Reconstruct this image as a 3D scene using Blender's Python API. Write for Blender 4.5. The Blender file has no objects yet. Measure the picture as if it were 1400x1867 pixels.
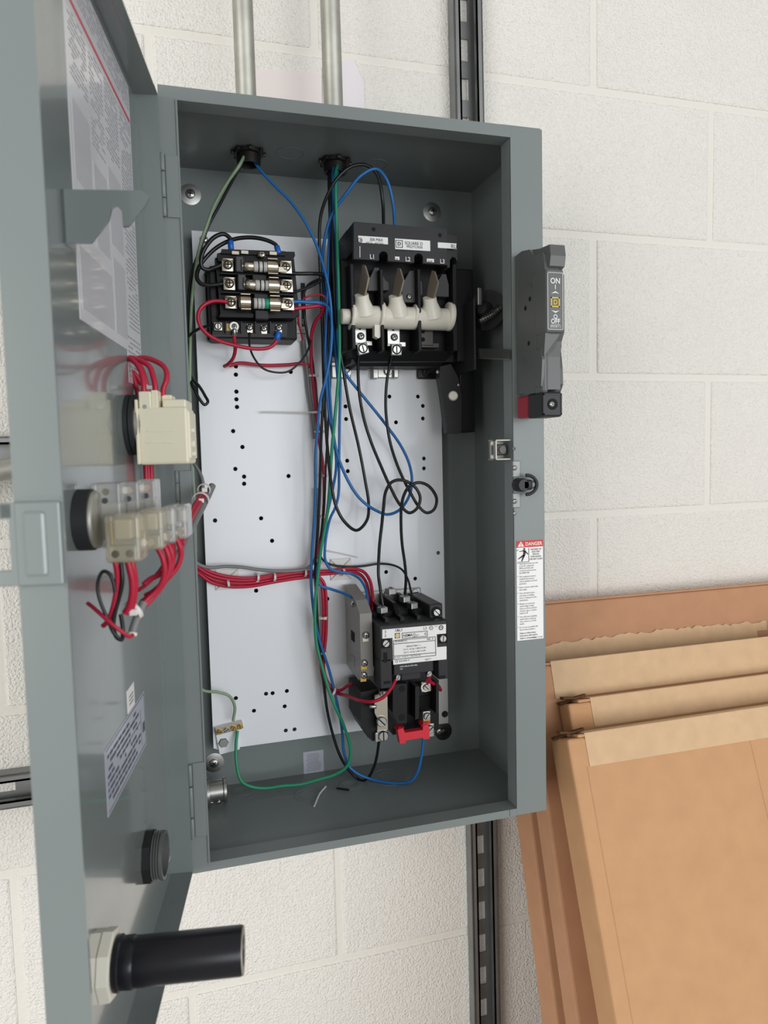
import bpy, bmesh, math, random
from mathutils import Vector, Matrix, Quaternion
random.seed(7)
SC = bpy.context.scene
COL = SC.collection
# ------------------------------------------------------------------ camera
FPX, CX, CY = 1314.7324, 700.0, 933.5
YAW, PITCH, ROLL = 0.2852, -0.0759, -0.0235
CP = Vector((-0.0034, -0.7143, 0.4071))
def _axes():
    f = Vector((math.sin(YAW)*math.cos(PITCH), math.cos(YAW)*math.cos(PITCH), math.sin(PITCH)))
    r = Vector((math.cos(YAW), -math.sin(YAW), 0)); u = r.cross(f)
    c, s = math.cos(ROLL), math.sin(ROLL)
    return c*r+s*u, -s*r+c*u, f
RX, UP, FW = _axes()
cam_d = bpy.data.cameras.new('camera'); cam = bpy.data.objects.new('camera', cam_d); COL.objects.link(cam)
cam_d.sensor_fit = 'VERTICAL'; cam_d.sensor_height = 36; cam_d.sensor_width = 27
cam_d.lens = FPX/1867*36; cam_d.clip_start = .01
cam.matrix_world = Matrix(((RX.x, UP.x, -FW.x, CP.x), (RX.y, UP.y, -FW.y, CP.y), (RX.z, UP.z, -FW.z, CP.z), (0, 0, 0, 1)))
cam_d.dof.use_dof = True; cam_d.dof.focus_distance = .82; cam_d.dof.aperture_fstop = 10
SC.camera = cam
# ------------------------------------------------------------------ world, lights, exposure
SC.view_settings.view_transform = 'Standard'; SC.view_settings.look = 'None'
SC.view_settings.exposure = 0.0; SC.view_settings.gamma = 1.0; SC.view_settings.use_curve_mapping = False
wd = bpy.data.worlds.new('world'); SC.world = wd; wd.use_nodes = True
bg = wd.node_tree.nodes['Background']; bg.inputs[0].default_value = (1.0, .975, .94, 1); bg.inputs[1].default_value = .46
def area(name, loc, target, sx, sy, power, color):
    l = bpy.data.lights.new(name, 'AREA'); l.shape = 'RECTANGLE'; l.size = sx; l.size_y = sy; l.energy = power; l.color = color
    o = bpy.data.objects.new(name, l); COL.objects.link(o); o.location = loc
    o.rotation_euler = (Vector(target)-Vector(loc)).to_track_quat('-Z', 'Y').to_euler(); return o
area('window_light', (1.45, -2.9, .50), (.2, .1, .40), 2.6, 1.3, 54, (.93, .965, 1.0))
area('far_window_light', (-2.1, -2.0, .35), (.0, .2, .25), 1.6, 1.5, 45, (1.0, .985, .96))

# ------------------------------------------------------------------ pixel -> world
def ray(px, py): return ((px-CX)/FPX)*RX - ((py-CY)/FPX)*UP + FW
def W(px, py, Y=0.0):
    d = ray(px, py); return CP + d*((Y-CP.y)/d.y)
def WX(px, py, X):
    d = ray(px, py); return CP + d*((X-CP.x)/d.x)
def WZ(px, py, Z):
    d = ray(px, py); return CP + d*((Z-CP.z)/d.z)
DA = 0.1626; DS = 0.3362; DT = 0.0207; DZ1 = .741; DZ0 = .0032
DU = Vector((-math.sin(DA), -math.cos(DA), 0)); DN = Vector((math.cos(DA), -math.sin(DA), 0)); DH = Vector((0, -.004, 0))
def D(s, t, z): return DH + DU*s + DN*t + Vector((0, 0, z))
def WD(px, py, t):
    d = ray(px, py); k = ((DH-CP).dot(DN)+t)/d.dot(DN); return CP + d*k
def WS(px, py, s):
    d = ray(px, py); k = ((DH-CP).dot(DU)+s)/d.dot(DU); return CP + d*k
def WPL(px, py, p0, n):
    d = ray(px, py); return CP + d*((p0-CP).dot(n)/d.dot(n))
def dl(p):   # world -> door local
    q = p-DH; return Vector((q.dot(DU), q.dot(DN), q.z))
def R(x0, y0, x1, y1, Y):
    ym = (y0+y1)/2; xm = (x0+x1)/2
    return W(x0, ym, Y).x, W(x1, ym, Y).x, W(xm, y1, Y).z, W(xm, y0, Y).z

# ------------------------------------------------------------------ materials
def lin(c): return tuple(((v/255)/12.92 if v/255 <= .04045 else ((v/255+.055)/1.055)**2.4) for v in c)
MATS = {}
def mat(name, rgb, rough=.5, metal=0, bump=None, coat=0, var=None, spec=.5, trans=0, alpha=1, ior=1.45):
    m = bpy.data.materials.new(name); m.use_nodes = True; nt = m.node_tree; b = nt.nodes['Principled BSDF']
    c = lin(rgb)+(1,)
    b.inputs['Base Color'].default_value = c; b.inputs['Roughness'].default_value = rough; b.inputs['Metallic'].default_value = metal
    b.inputs['Specular IOR Level'].default_value = spec; b.inputs['Coat Weight'].default_value = coat; b.inputs['Coat Roughness'].default_value = .08
    b.inputs['Transmission Weight'].default_value = trans; b.inputs['IOR'].default_value = ior
    if bump or var:
        g = nt.nodes.new('ShaderNodeNewGeometry')
    if var:   # (scale, amount)
        n = nt.nodes.new('ShaderNodeTexNoise'); n.inputs['Scale'].default_value = var[0]; n.inputs['Detail'].default_value = 4
        nt.links.new(g.outputs['Position'], n.inputs['Vector'])
        r = nt.nodes.new('ShaderNodeValToRGB'); r.color_ramp.elements[0].position = .3; r.color_ramp.elements[1].position = .7
        r.color_ramp.elements[0].color = tuple(v*(1-var[1]) for v in c[:3])+(1,); r.color_ramp.elements[1].color = tuple(min(1, v*(1+var[1])) for v in c[:3])+(1,)
        nt.links.new(n.outputs['Fac'], r.inputs['Fac']); nt.links.new(r.outputs['Color'], b.inputs['Base Color'])
    if bump:  # list of (scale, strength, distance)
        last = None
        for sc, st, di in bump:
            n = nt.nodes.new('ShaderNodeTexNoise'); n.inputs['Scale'].default_value = sc; n.inputs['Detail'].default_value = 3
            nt.links.new(g.outputs['Position'], n.inputs['Vector'])
            bp = nt.nodes.new('ShaderNodeBump'); bp.inputs['Strength'].default_value = st; bp.inputs['Distance'].default_value = di
            nt.links.new(n.outputs['Fac'], bp.inputs['Height'])
            if last: nt.links.new(last.outputs['Normal'], bp.inputs['Normal'])
            last = bp
        nt.links.new(last.outputs['Normal'], b.inputs['Normal'])
    MATS[name] = m; return m
M_paint = mat('grey_enamel', (124, 132, 131), .38, bump=[(900, .10, .0004)], coat=.08, spec=.42)
M_door = mat('door_enamel', (124, 133, 132), .22, bump=[(600, .03, .0003)], coat=.8)
M_block = mat('painted_block', (240, 237, 230), .62, bump=[(330, .85, .0042), (100, .4, .003)], var=(9, .015))
M_mortar = mat('painted_joint', (229, 226, 218), .6, bump=[(160, .45, .002)])
M_plate = mat('white_enamel', (238, 241, 245), .28, coat=.2, bump=[(500, .03, .0003)])
M_galv = mat('galvanised_steel', (172, 171, 162), .48, .65, bump=[(120, .12, .0005)], var=(40, .12))
M_strut = mat('strut_steel', (142, 144, 144), .45, .7, bump=[(200, .15, .0004)], var=(25, .12))
M_zinc = mat('zinc_steel', (176, 176, 172), .36, 1, bump=[(300, .05, .0003)])
M_nick = mat('nickel_plate', (196, 188, 172), .28, 1)
M_brass = mat('brass', (196, 160, 82), .3, 1)
M_copper = mat('copper', (190, 120, 85), .3, 1)
M_dark = mat('blackened_steel', (70, 68, 66), .4, .8)
M_blk = mat('black_plastic', (27, 27, 29), .48, bump=[(700, .05, .0003)], spec=.3)
M_blk2 = mat('satin_black_plastic', (43, 43, 45), .42, spec=.35)
M_chute = mat('dark_grey_plastic', (74, 74, 76), .5)
M_hgrey = mat('handle_grey', (92, 95, 94), .38, bump=[(500, .06, .0003)])
M_cream = mat('cream_plastic', (234, 228, 204), .4)
M_white = mat('white_nylon', (232, 228, 214), .35)
M_tie = mat('clear_nylon', (226, 224, 220), .35)
M_red = mat('red_insulation', (186, 30, 62), .38)
M_redp = mat('red_plastic', (214, 44, 60), .4)
M_wblk = mat('black_insulation', (26, 27, 28), .32)
M_blue = mat('blue_insulation', (34, 108, 176), .38)
M_grn = mat('green_insulation', (38, 142, 104), .38)
M_pgrn = mat('pale_green_insulation', (142, 164, 132), .4)
M_gry = mat('grey_jacket', (128, 130, 130), .45)
M_clear = mat('clear_polycarbonate', (226, 228, 226), .18, trans=.72)
M_amber = mat('amber_clear_plastic', (238, 233, 214), .16, trans=.75)
M_smoke = mat('smoked_plastic', (176, 173, 166), .25, trans=.4)
M_lab = mat('white_label', (238, 238, 236), .45)
M_dlab = mat('door_label_paper', (222, 223, 228), .25, coat=.6)
M_ink = mat('black_ink', (28, 28, 30), .5)
M_gink = mat('grey_ink', (156, 156, 163), .5)
M_wink = mat('white_ink', (225, 225, 225), .5)
M_yink = mat('yellow_ink', (214, 186, 70), .5)
M_rink = mat('red_ink', (206, 48, 58), .5)
M_pink = mat('pale_red_ink', (196, 70, 92), .5)
M_slab = mat('silver_label', (182, 186, 200), .3, coat=.5)
M_tape = mat('kraft_tape', (206, 172, 132), .55, var=(60, .05), bump=[(300, .05, .0004)])
M_card = mat('corrugated_cardboard', (196, 150, 108), .75, var=(35, .045), bump=[(420, .08, .0005)])
M_card2 = mat('brown_cardboard', (186, 138, 104), .75, var=(35, .05), bump=[(420, .08, .0005)])
M_fcase = mat('fuse_label', (208, 206, 200), .4)
M_teal = mat('teal_band', (34, 158, 122), .4)
M_paper = mat('pale_paper', (230, 225, 229), .7)
M_paper2 = mat('pinkish_paper', (231, 222, 219), .7)
M_floor = mat('concrete_floor', (150, 147, 142), .6, var=(6, .08))
M_yel = mat('yellow_plate', (206, 178, 84), .4)
M_fer = mat('blue_ferrule', (36, 98, 190), .3)
M_rub = mat('black_rubber', (40, 42, 44), .55)
M_tube = mat('gloss_black_tube', (22, 23, 30), .3)
M_hole = mat('bore_black', (10, 10, 11), .8)

# ------------------------------------------------------------------ mesh builder
_bc = {}
class MB:
    def __init__(s): s.v = []; s.f = []; s.sm = []; s.mi = []; s.m = 0
    def add(s, vs, fs, smooth=False):
        o = len(s.v); s.v += [Vector(p) for p in vs]
        for f in fs: s.f.append([i+o for i in f]); s.sm.append(smooth); s.mi.append(s.m)
        return s
    def boxc(s, c, size, rot=None, b=0):
        hx, hy, hz = (max(1e-5, q)/2 for q in size); c = Vector(c); b = min(b, hx*.9, hy*.9, hz*.9)
        if b <= 0:
            vs = [Vector((i*hx, j*hy, k*hz)) for i in (-1, 1) for j in (-1, 1) for k in (-1, 1)]
            fs = [(0, 1, 3, 2), (4, 6, 7, 5), (0, 4, 5, 1), (2, 3, 7, 6), (0, 2, 6, 4), (1, 5, 7, 3)]
        else:
            bm = bmesh.new(); bmesh.ops.create_cube(bm, size=1)
            for v in bm.verts: v.co = Vector((v.co.x*2*hx, v.co.y*2*hy, v.co.z*2*hz))
            bmesh.ops.bevel(bm, geom=bm.edges[:], offset=b, segments=2, affect='EDGES', profile=.5)
            bm.verts.index_update(); vs = [v.co.copy() for v in bm.verts]; fs = [[v.index for v in f.verts] for f in bm.faces]; bm.free()
        if rot: vs = [rot @ v for v in vs]
        return s.add([v+c for v in vs], fs)
    def box(s, x0, x1, y0, y1, z0, z1, b=0):
        return s.boxc(((x0+x1)/2, (y0+y1)/2, (z0+z1)/2), (abs(x1-x0), abs(y1-y0), abs(z1-z0)), None, b)
    def pbox(s, x0, y0, x1, y1, Y, dep, b=0):     # front face over a pixel rectangle, at depth Y
        a = R(x0, y0, x1, y1, Y); return s.box(a[0], a[1], Y, Y+dep, a[2], a[3], b)
    def dbox(s, s0, s1, t0, t1, z0, z1, b=0):     # box in door coordinates
        rot = Matrix((( DU.x, DN.x, 0), (DU.y, DN.y, 0), (0, 0, 1)))
        return s.boxc(D((s0+s1)/2, (t0+t1)/2, (z0+z1)/2), (abs(s1-s0), abs(t1-t0), abs(z1-z0)), rot, b)
    def lathe(s, o, ax, prof, n=20, smooth=True, cap=True):
        ax = Vector(ax).normalized(); o = Vector(o)
        a = ax.orthogonal().normalized(); b = ax.cross(a); vs = []; fs = []
        for r, h in prof:
            for i in range(n):
                t = 2*math.pi*i/n; vs.append(o+ax*h+(a*math.cos(t)+b*math.sin(t))*r)
        for k in range(len(prof)-1):
            for i in range(n):
                j = (i+1) % n; fs.append((k*n+i, k*n+j, (k+1)*n+j, (k+1)*n+i))
        if cap:
            fs.append(tuple(range(n))[::-1]); fs.append(tuple((len(prof)-1)*n+i for i in range(n)))
        # keep hard rims: duplicate profile rings where sharp
        return s.add(vs, fs, smooth)
    def cyl(s, p0, p1, r, n=18, r1=None):
        p0 = Vector(p0); p1 = Vector(p1); ax = p1-p0; L = ax.length; r1 = r if r1 is None else r1
        e = min(.0006, r*.15, L*.15)
        prof = [(max(r-e, 1e-5), 0), (r, e), (r1, L-e), (max(r1-e, 1e-5), L)]
        return s.lathe(p0, ax, prof, n)
    def ring(s, o, ax, ro, ri, h, n=24):
        return s.lathe(o, ax, [(ri, 0), (ro, 0), (ro, h), (ri, h), (ri, 0)], n, cap=False)
    def tube(s, pts, r, n=8, sub=6, cap=True):
        P = spline(pts, sub); vs = []; fs = []
        t0 = (P[1]-P[0]).normalized(); nn = t0.orthogonal().normalized()
        for i, p in enumerate(P):
            t = (P[min(i+1, len(P)-1)]-P[max(i-1, 0)]).normalized()
            q = t0.rotation_difference(t); nn = (q @ nn); nn = (nn-t*nn.dot(t)).normalized(); t0 = t; bb = t.cross(nn)
            for k in range(n):
                a = 2*math.pi*k/n; vs.append(p+(nn*math.cos(a)+bb*math.sin(a))*r)
        for i in range(len(P)-1):
            for k in range(n):
                j = (k+1) % n; fs.append((i*n+k, i*n+j, (i+1)*n+j, (i+1)*n+k))
        if cap: fs.append(tuple(range(n))[::-1]); fs.append(tuple((len(P)-1)*n+k for k in range(n)))
        return s.add(vs, fs, True)
    def prism(s, poly, vec):
        poly = [Vector(p) for p in poly]; vec = Vector(vec); n = len(poly)
        nrm = Vector((0, 0, 0))
        for i in range(n): nrm += poly[i].cross(poly[(i+1) % n])
        if nrm.dot(vec) > 0: poly = poly[::-1]
        vs = poly+[p+vec for p in poly]
        fs = [tuple(range(n)), tuple(range(n, 2*n))[::-1]]
        for i in range(n): j = (i+1) % n; fs.append((i, i+n, j+n, j))
        return s.add(vs, fs)
    def pprism(s, px, Y, dep): return s.prism([W(x, y, Y) for x, y in px], (0, dep, 0))
    def text(s, body, o, h, xd=(1, 0, 0), ud=(0, 0, 1), align='LEFT', sx=1.0, bold=0):
        me = text_mesh(body, align, bold); k = h/.69; o = Vector(o); xd = Vector(xd); ud = Vector(ud)
        return s.add([o+xd*(x*k*sx)+ud*(y*k) for x, y in me[0]], me[1])
    def build(s, name, mats, parent=None, label=None, cat=None, group=None, kind=None, origin=None):
        mats = mats if isinstance(mats, (list, tuple)) else [mats]
        inv = WORLD[parent.name].inverted() if parent else Matrix()
        vs = [inv @ v for v in s.v]
        lo = Vector([min(v[i] for v in vs) for i in range(3)]); hi = Vector([max(v[i] for v in vs) for i in range(3)]); c = (lo+hi)/2
        me = bpy.data.meshes.new(name); me.from_pydata([v-c for v in vs], [], s.f)
        me.polygons.foreach_set('use_smooth', s.sm); me.polygons.foreach_set('material_index', s.mi)
        for m in mats: me.materials.append(m)
        if any(s.sm):
            try: me.set_sharp_from_angle(angle=math.radians(50))
            except Exception: pass
        bm = bmesh.new(); bm.from_mesh(me); bmesh.ops.recalc_face_normals(bm, faces=bm.faces[:]); bm.to_mesh(me); bm.free()
        o = bpy.data.objects.new(name, me); COL.objects.link(o); o.location = c; o.parent = parent
        WORLD[o.name] = (WORLD[parent.name] if parent else Matrix()) @ Matrix.Translation(c)
        tag(o, label, cat, group, kind); return o
WORLD = {}
def tag(o, label=None, cat=None, group=None, kind=None):
    if label: o['label'] = label
    if cat: o['category'] = cat
    if group: o['group'] = group
    if kind: o['kind'] = kind
def thing(name, label, cat, loc, group=None, rz=0):
    o = bpy.data.objects.new(name, None); COL.objects.link(o); o.empty_display_size = .02
    o.location = loc; o.rotation_euler = (0, 0, rz); tag(o, label, cat, group)
    WORLD[o.name] = Matrix.Translation(Vector(loc)) @ Matrix.Rotation(rz, 4, 'Z'); return o
def spline(pts, sub=6):
    P = [Vector(p) for p in pts]
    if len(P) == 2: return P
    E = [2*P[0]-P[1]]+P+[2*P[-1]-P[-2]]; out = []
    for i in range(1, len(E)-2):
        p0, p1, p2, p3 = E[i-1:i+3]
        # centripetal Catmull-Rom
        t0 = 0; t1 = max(1e-6, (p1-p0).length**.5); t2 = t1+max(1e-6, (p2-p1).length**.5); t3 = t2+max(1e-6, (p3-p2).length**.5)
        for k in range(sub):
            t = t1+(t2-t1)*k/sub
            A1 = p0*((t1-t)/t1)+p1*(t/t1); A2 = p1*((t2-t)/(t2-t1))+p2*((t-t1)/(t2-t1)); A3 = p2*((t3-t)/(t3-t2))+p3*((t-t2)/(t3-t2))
            B1 = A1*((t2-t)/t2)+A2*(t/t2); B2 = A2*((t3-t)/(t3-t1))+A3*((t-t1)/(t3-t1))
            out.append(B1*((t2-t)/(t2-t1))+B2*((t-t1)/(t2-t1)))
    out.append(P[-1]); return out
_tc = {}
def text_mesh(body, align, bold=0):
    k = (body, align, bold)
    if k in _tc: return _tc[k]
    cu = bpy.data.curves.new('t', 'FONT'); cu.body = body; cu.align_x = align; cu.size = 1; cu.resolution_u = 1 if len(body) > 14 else 3; cu.offset = bold
    ob = bpy.data.objects.new('t', cu); COL.objects.link(ob); bpy.context.view_layer.update()
    me = bpy.data.meshes.new_from_object(ob.evaluated_get(bpy.context.evaluated_depsgraph_get()))
    r = ([(v.co.x, v.co.y) for v in me.vertices], [tuple(p.vertices) for p in me.polygons])
    bpy.data.objects.remove(ob); bpy.data.curves.remove(cu); bpy.data.meshes.remove(me); _tc[k] = r; return r
# shared screws: built once per kind along +Z, then copied
_sm = {}
def screw_mesh(kind, m):
    k = (kind, m.name)
    if k in _sm: return _sm[k]
    b = MB()
    if kind == 'slot':
        b.lathe((0, 0, 0), (0, 0, 1), [(1, 0), (1, .35), (.85, .55)], 16, cap=True)
        b.m = 1; b.boxc((0, 0, .56), (1.75, .22, .06)); b.m = 0
    elif kind == 'cross':
        b.lathe((0, 0, 0), (0, 0, 1), [(1, 0), (1, .3), (.8, .55), (.45, .65)], 16)
        b.m = 1; b.boxc((0, 0, .65), (1.1, .24, .06)); b.boxc((0, 0, .65), (.24, 1.1, .06)); b.m = 0
    elif kind == 'clamp':     # screw in a square saddle clamp
        b.boxc((0, 0, .12), (2.5, 2.5, .24), None, .1); b.boxc((0, 1.1, .5), (2.2, .3, .9), None, .1)
        b.lathe((0, 0, .24), (0, 0, 1), [(.95, 0), (.95, .3), (.75, .6), (.4, .68)], 14)
        b.m = 1; b.boxc((0, 0, .92), (1.1, .26, .06)); b.boxc((0, 0, .92), (.26, 1.1, .06)); b.m = 0
    elif kind == 'hex':
        b.lathe((0, 0, 0), (0, 0, 1), [(1.35, 0), (1.35, .15)], 20); b.lathe((0, 0, .15), (0, 0, 1), [(1, 0), (1, .6), (.85, .75)], 6, smooth=False)
    elif kind == 'washer':    # big flat washer and pan head
        b.lathe((0, 0, 0), (0, 0, 1), [(2.2, 0), (2.2, .2), (1.2, .35)], 28); b.lathe((0, 0, .3), (0, 0, 1), [(1, 0), (1, .35), (.7, .6)], 16)
        b.m = 1; b.boxc((0, 0, .91), (1.1, .24, .06)); b.boxc((0, 0, .91), (.24, 1.1, .06)); b.m = 0
    elif kind == 'lug':       # square lug with slotted round screw
        b.boxc((0, 0, .5), (2.3, 2.3, 1.0), None, .15); b.m = 1; b.lathe((0, 0, 1.0), (0, 0, 1), [(1.0, 0), (1.0, .04)], 18); b.m = 0
        b.lathe((0, 0, 1.0), (0, 0, 1), [(.72, 0), (.72, .08)], 18); b.m = 1; b.boxc((0, 0, 1.09), (.24, 1.35, .04)); b.m = 0
    me = bpy.data.meshes.new('screw'); me.from_pydata(b.v, [], b.f); me.polygons.foreach_set('use_smooth', b.sm); me.polygons.foreach_set('material_index', b.mi)
    me.materials.append(m); me.materials.append(M_hole)
    bm = bmesh.new(); bm.from_mesh(me); bmesh.ops.recalc_face_normals(bm, faces=bm.faces[:]); bm.to_mesh(me); bm.free()
    try: me.set_sharp_from_angle(angle=math.radians(45))
    except Exception: pass
    _sm[k] = me; return me
def screw(p, r, parent, kind='slot', m=None, ax=(0, -1, 0), roll=None, name='screw'):
    me = screw_mesh(kind, m or M_zinc); o = bpy.data.objects.new(name, me); COL.objects.link(o); o.parent = parent
    z = Vector(ax).normalized(); up = Vector((0, 0, 1)) if abs(z.z) < .9 else Vector((0, 1, 0))
    x = up.cross(z).normalized(); y = z.cross(x)
    rt = Matrix(((x.x, y.x, z.x), (x.y, y.y, z.y), (x.z, y.z, z.z))).to_4x4()
    a = random.uniform(0, 3) if roll is None else roll
    if kind in ('clamp', 'lug', 'hex'): a = roll or 0
    o.matrix_local = WORLD[parent.name].inverted() @ Matrix.Translation(Vector(p)) @ rt @ Matrix.Rotation(a, 4, 'Z') @ Matrix.Diagonal((r, r, r, 1))
    return o
def pscrew(px, py, Y, r, parent, kind='slot', m=None, roll=None): return screw(W(px, py, Y), r, parent, kind, m, (0, -1, 0), roll)

# ================================================================== STRUCTURE
ZF = -1.1
YW = .2304
wall = MB().box(-1.5, 2.1, YW+.0020, YW+.06, ZF, 1.75).build('wall_back', M_mortar, kind='structure', label='white painted concrete block wall behind the grey enclosure')
BX, BZ = .6022, .9295
b = MB(); bm_ = b.boxc((0, 0, 0), (.3964, .03, .1932), None, .0035)
blk = None
for c in range(-4, 10):
    zt = BZ-.2032*c; z0, z1 = zt-.2032, zt-.010   # the joint sits just below each course line
    zc = (z0+z1)/2+.0
    for i in range(-6, 5):
        xc = BX+(.2032 if c % 2 == 0 else 0)+.4064*i-.2032
        if xc < -1.35 or xc > 1.95: continue
        if zc-.0966 < ZF: continue
        if blk is None:
            o = blk = MB(); blk.boxc((xc, YW+.015, zc), (.3964, .03, .1932), None, .003); blk = o = blk.build('block', M_block, wall)
        else:
            o = blk.copy(); COL.objects.link(o); o.parent = wall
            o.location = (WORLD[wall.name].inverted() @ Vector((xc, YW+.015+random.uniform(-.0006, .0004), zc)))
MB().box(-1.5, 2.1, -3.2, YW+.06, ZF-.05, ZF).build('floor', M_floor, kind='structure', label='plain grey concrete floor below the frame')

# ------------------------------------------------------------------ strut channels
def strut(name, label, p0, p1, side, front, loc_label=None):
    """shallow slotted channel along p0-p1; side = across, front = out of the wall"""
    p0 = Vector(p0); p1 = Vector(p1); ax = (p1-p0); L = ax.length; ax.normalize(); side = Vector(side); front = Vector(front)
    w, d, t, lip = .0413, .0206, .0026, .0095
    root = thing(name, label, 'strut channel', p0, 'slotted strut channels on the wall')
    def bar(a0, a1, f0, f1, l0=0, l1=L):
        m = MB(); q = [p0+ax*l0+side*a0+front*f0, p0+ax*l0+side*a1+front*f0, p0+ax*l0+side*a1+front*f1, p0+ax*l0+side*a0+front*f1]
        return m.prism(q, ax*(l1-l0))
    def part(nm, lst):
        m = MB()
        for q in lst: m.add(q.v, q.f)
        return m.build(nm, M_strut, root)
    part('side_web', [bar(0, t, 0, d)]); part('side_web', [bar(w-t, w, 0, d)])
    part('lip', [bar(0, lip, d-t, d), bar(lip-t, lip, d-.007, d)]); part('lip', [bar(w-lip, w, d-t, d), bar(w-lip, w-lip+t, d-.007, d)])
    segs = [bar(t, w/2-.0071, 0, t), bar(w/2+.0071, w-t, 0, t)]
    s = .012
    while s < L:   # long slots every 2 in: web kept between them
        segs.append(bar(w/2-.0071, w/2+.0071, 0, t, s+.0286, min(L, s+.0508))); s += .0508
    part('slotted_back', segs)
    return root
strut('strut_channel', 'vertical grey steel strut channel running up the wall behind the right side', (.3905, YW, -.75), (.3755, YW, 1.5), (1, 0, 0), (0, -1, 0))
strut('strut_channel', 'lower horizontal slotted strut channel at bottom left behind the door', (-.75, YW, -.0025), (.30, YW, .0025), (0, 0, 1), (0, -1, 0))
strut('strut_channel', 'upper horizontal strut channel at left edge beside a bent conduit', (-.75, YW, .398), (.30, YW, .402), (0, 0, 1), (0, -1, 0))
MB().tube([(-.80, .13, .24), (-.36, .16, .345), (-.25, .17, .385), (-.17, .175, .405), (-.10, .178, .412), (-.05, .178, .412), (-.002, .178, .412)], .0115, 14).build('bent_conduit', M_galv, label='shiny bent metal conduit crossing the upper strut at the left edge', cat='conduit')

# conduits into the top of the enclosure
BOXH, BOXW, BOXD = .751, .3908, .1852
def conduit(px, label, bush):
    bx, by = bush
    root = thing('conduit', label, 'conduit', (bx, by, BOXH), 'galvanised conduits above the enclosure')
    MB().cyl((bx, by, BOXH+.018), (bx+px, by+.006, 1.55), .0112, 24).build('pipe', M_galv, root)
    m = MB(); m.lathe((bx, by, BOXH+.0005), (0, 0, 1), [(.0155, 0), (.0155, .012), (.0128, .014), (.0128, .032), (.0115, .034)], 24)
    m.build('connector_body', M_zinc, root)
    m = MB(); m.lathe((bx, by, BOXH-.0026), (0, 0, -1), [(.0165, 0), (.0165, .004), (.0145, .0045)], 24)
    for k in range(8):
        a = k*math.pi/4; m.boxc((bx+.0168*math.cos(a), by+.0168*math.sin(a), BOXH-.0046), (.005, .004, .004), Matrix.Rotation(a, 3, 'Z'), .0005)
    m.build('locknut', M_dark, root)
    m = MB(); m.ring((bx, by, BOXH-.007), (0, 0, -1), .0128, .0105, .010, 24)
    for k in range(3): m.ring((bx, by, BOXH-.008-.003*k), (0, 0, -1), .0134, .0120, .0012, 24)
    m.build('bushing', M_dark, root); return root
BU1 = WZ(453, 284, .744); BU2 = WZ(611, 300, .744)
conduit(-.002, 'left galvanised conduit rising from the enclosure top above the pale green wire', (BU1.x, BU1.y))
conduit(-.003, 'right galvanised conduit rising from the enclosure top above the wire bundle', (BU2.x, BU2.y))
def sheet(px, label, m, Y=YW-.0012):
    MB().pprism(px, Y, .0008).build('paper_sheet', m, label=label, cat='paper', group='paper sheets on the wall')
sheet([(466, 125), (586, 133), (588, 215), (466, 200)], 'pale blank paper on the wall between the two conduits', M_paper2)
sheet([(588, 121), (644, 107), (663, 148), (666, 225), (588, 215)], 'lilac paper with cut corner on the wall right of the second conduit', M_paper, YW-.0022)

# ================================================================== ENCLOSURE
OX0, OX1, OZ0, OZ1 = .0168, .3535, .0087, .739
enc = thing('electrical_enclosure', 'open grey steel starter enclosure hung on the block wall', 'electrical box', (0, 0, 0))
m = MB(); t = .002
m.box(0, t, .0005, BOXD, 0, BOXH); m.box(BOXW-t, BOXW, .0005, BOXD, 0, BOXH)
m.box(t, BOXW-t, .0005, BOXD, BOXH-t, BOXH); m.box(t, BOXW-t, .0005, BOXD, 0, t)
m.build('shell', M_paint, enc)
MB().box(t, BOXW-t, BOXD-t, BOXD, t, BOXH-t).build('back_panel', M_paint, enc)
# raised centre of the back panel edges (bend lines)
m = MB()
m.box(0, OX0, -.001, .001, 0, BOXH); m.box(OX0-.0018, OX0, -.0022, .006, OZ0, OZ1)
m.build('hinge_side_frame', M_paint, enc)
m = MB(); m.box(OX0, OX1+.001, -.001, .001, OZ1, BOXH); m.box(OX0, OX1, .0011, .020, OZ1+.0001, OZ1+.0018)
m.build('top_frame', M_paint, enc)
m = MB(); m.box(OX0, OX1-.009, -.001, .001, 0, OZ0); m.box(OX0, OX1, .0011, .020, OZ0-.0018, OZ0-.0001)
m.build('bottom_frame', M_paint, enc)
m = MB(); m.box(OX1, BOXW, -.0012, .0008, .0005, BOXH-.0005, .0006)
m.box(OX1-.0085, OX1, -.0011, .0008, .0005, OZ0)
m.box(OX1, OX1+.0018, -.001, .021, OZ0, OZ1)
m.build('flange', M_paint, enc)
MB().box(OX1-.0085, BOXW-.001, .001, .03, BOXH, BOXH+.0012).build('end_cap', M_paint, enc)
# mounting feet between the box and the struts
for x, z in ((.03, .02), (.03, .42), (.375, .1), (.375, .65)):
    MB().boxc((x, (BOXD+YW-.0206)/2, z), (.03, YW-.0206-BOXD, .03), None, .002).build('mounting_foot', M_paint, enc)
# big-washer screws through the back
for px, py in ((347, 355), (787, 387), (390, 1390)):
    screw(W(px, py, BOXD-.002), .0055, enc, 'washer', M_zinc)
screw(W(808, 1333, BOXD-.002), .0055, enc, 'washer', M_dark)
# knockouts in the floor of the box and one in its roof
for px, py, r in ((441, 1443, .012), (562, 1449, .017), (637, 1432, .0125), (707, 1417, .024)):
    p = WZ(px, py, .002); m = MB(); m.ring(p, (0, 0, 1), r, r-.0012, .0004, 28); m.ring(p, (0, 0, 1), r*.62, r*.62-.0009, .0003, 24)
    m.build('knockout', M_paint, enc)
for px, py in ((530, 279), (683, 300)):
    p = WZ(px, py, BOXH-.002); MB().ring(p, (0, 0, -1), .016, .0148, .0004, 28).build('knockout', M_paint, enc)
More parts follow.
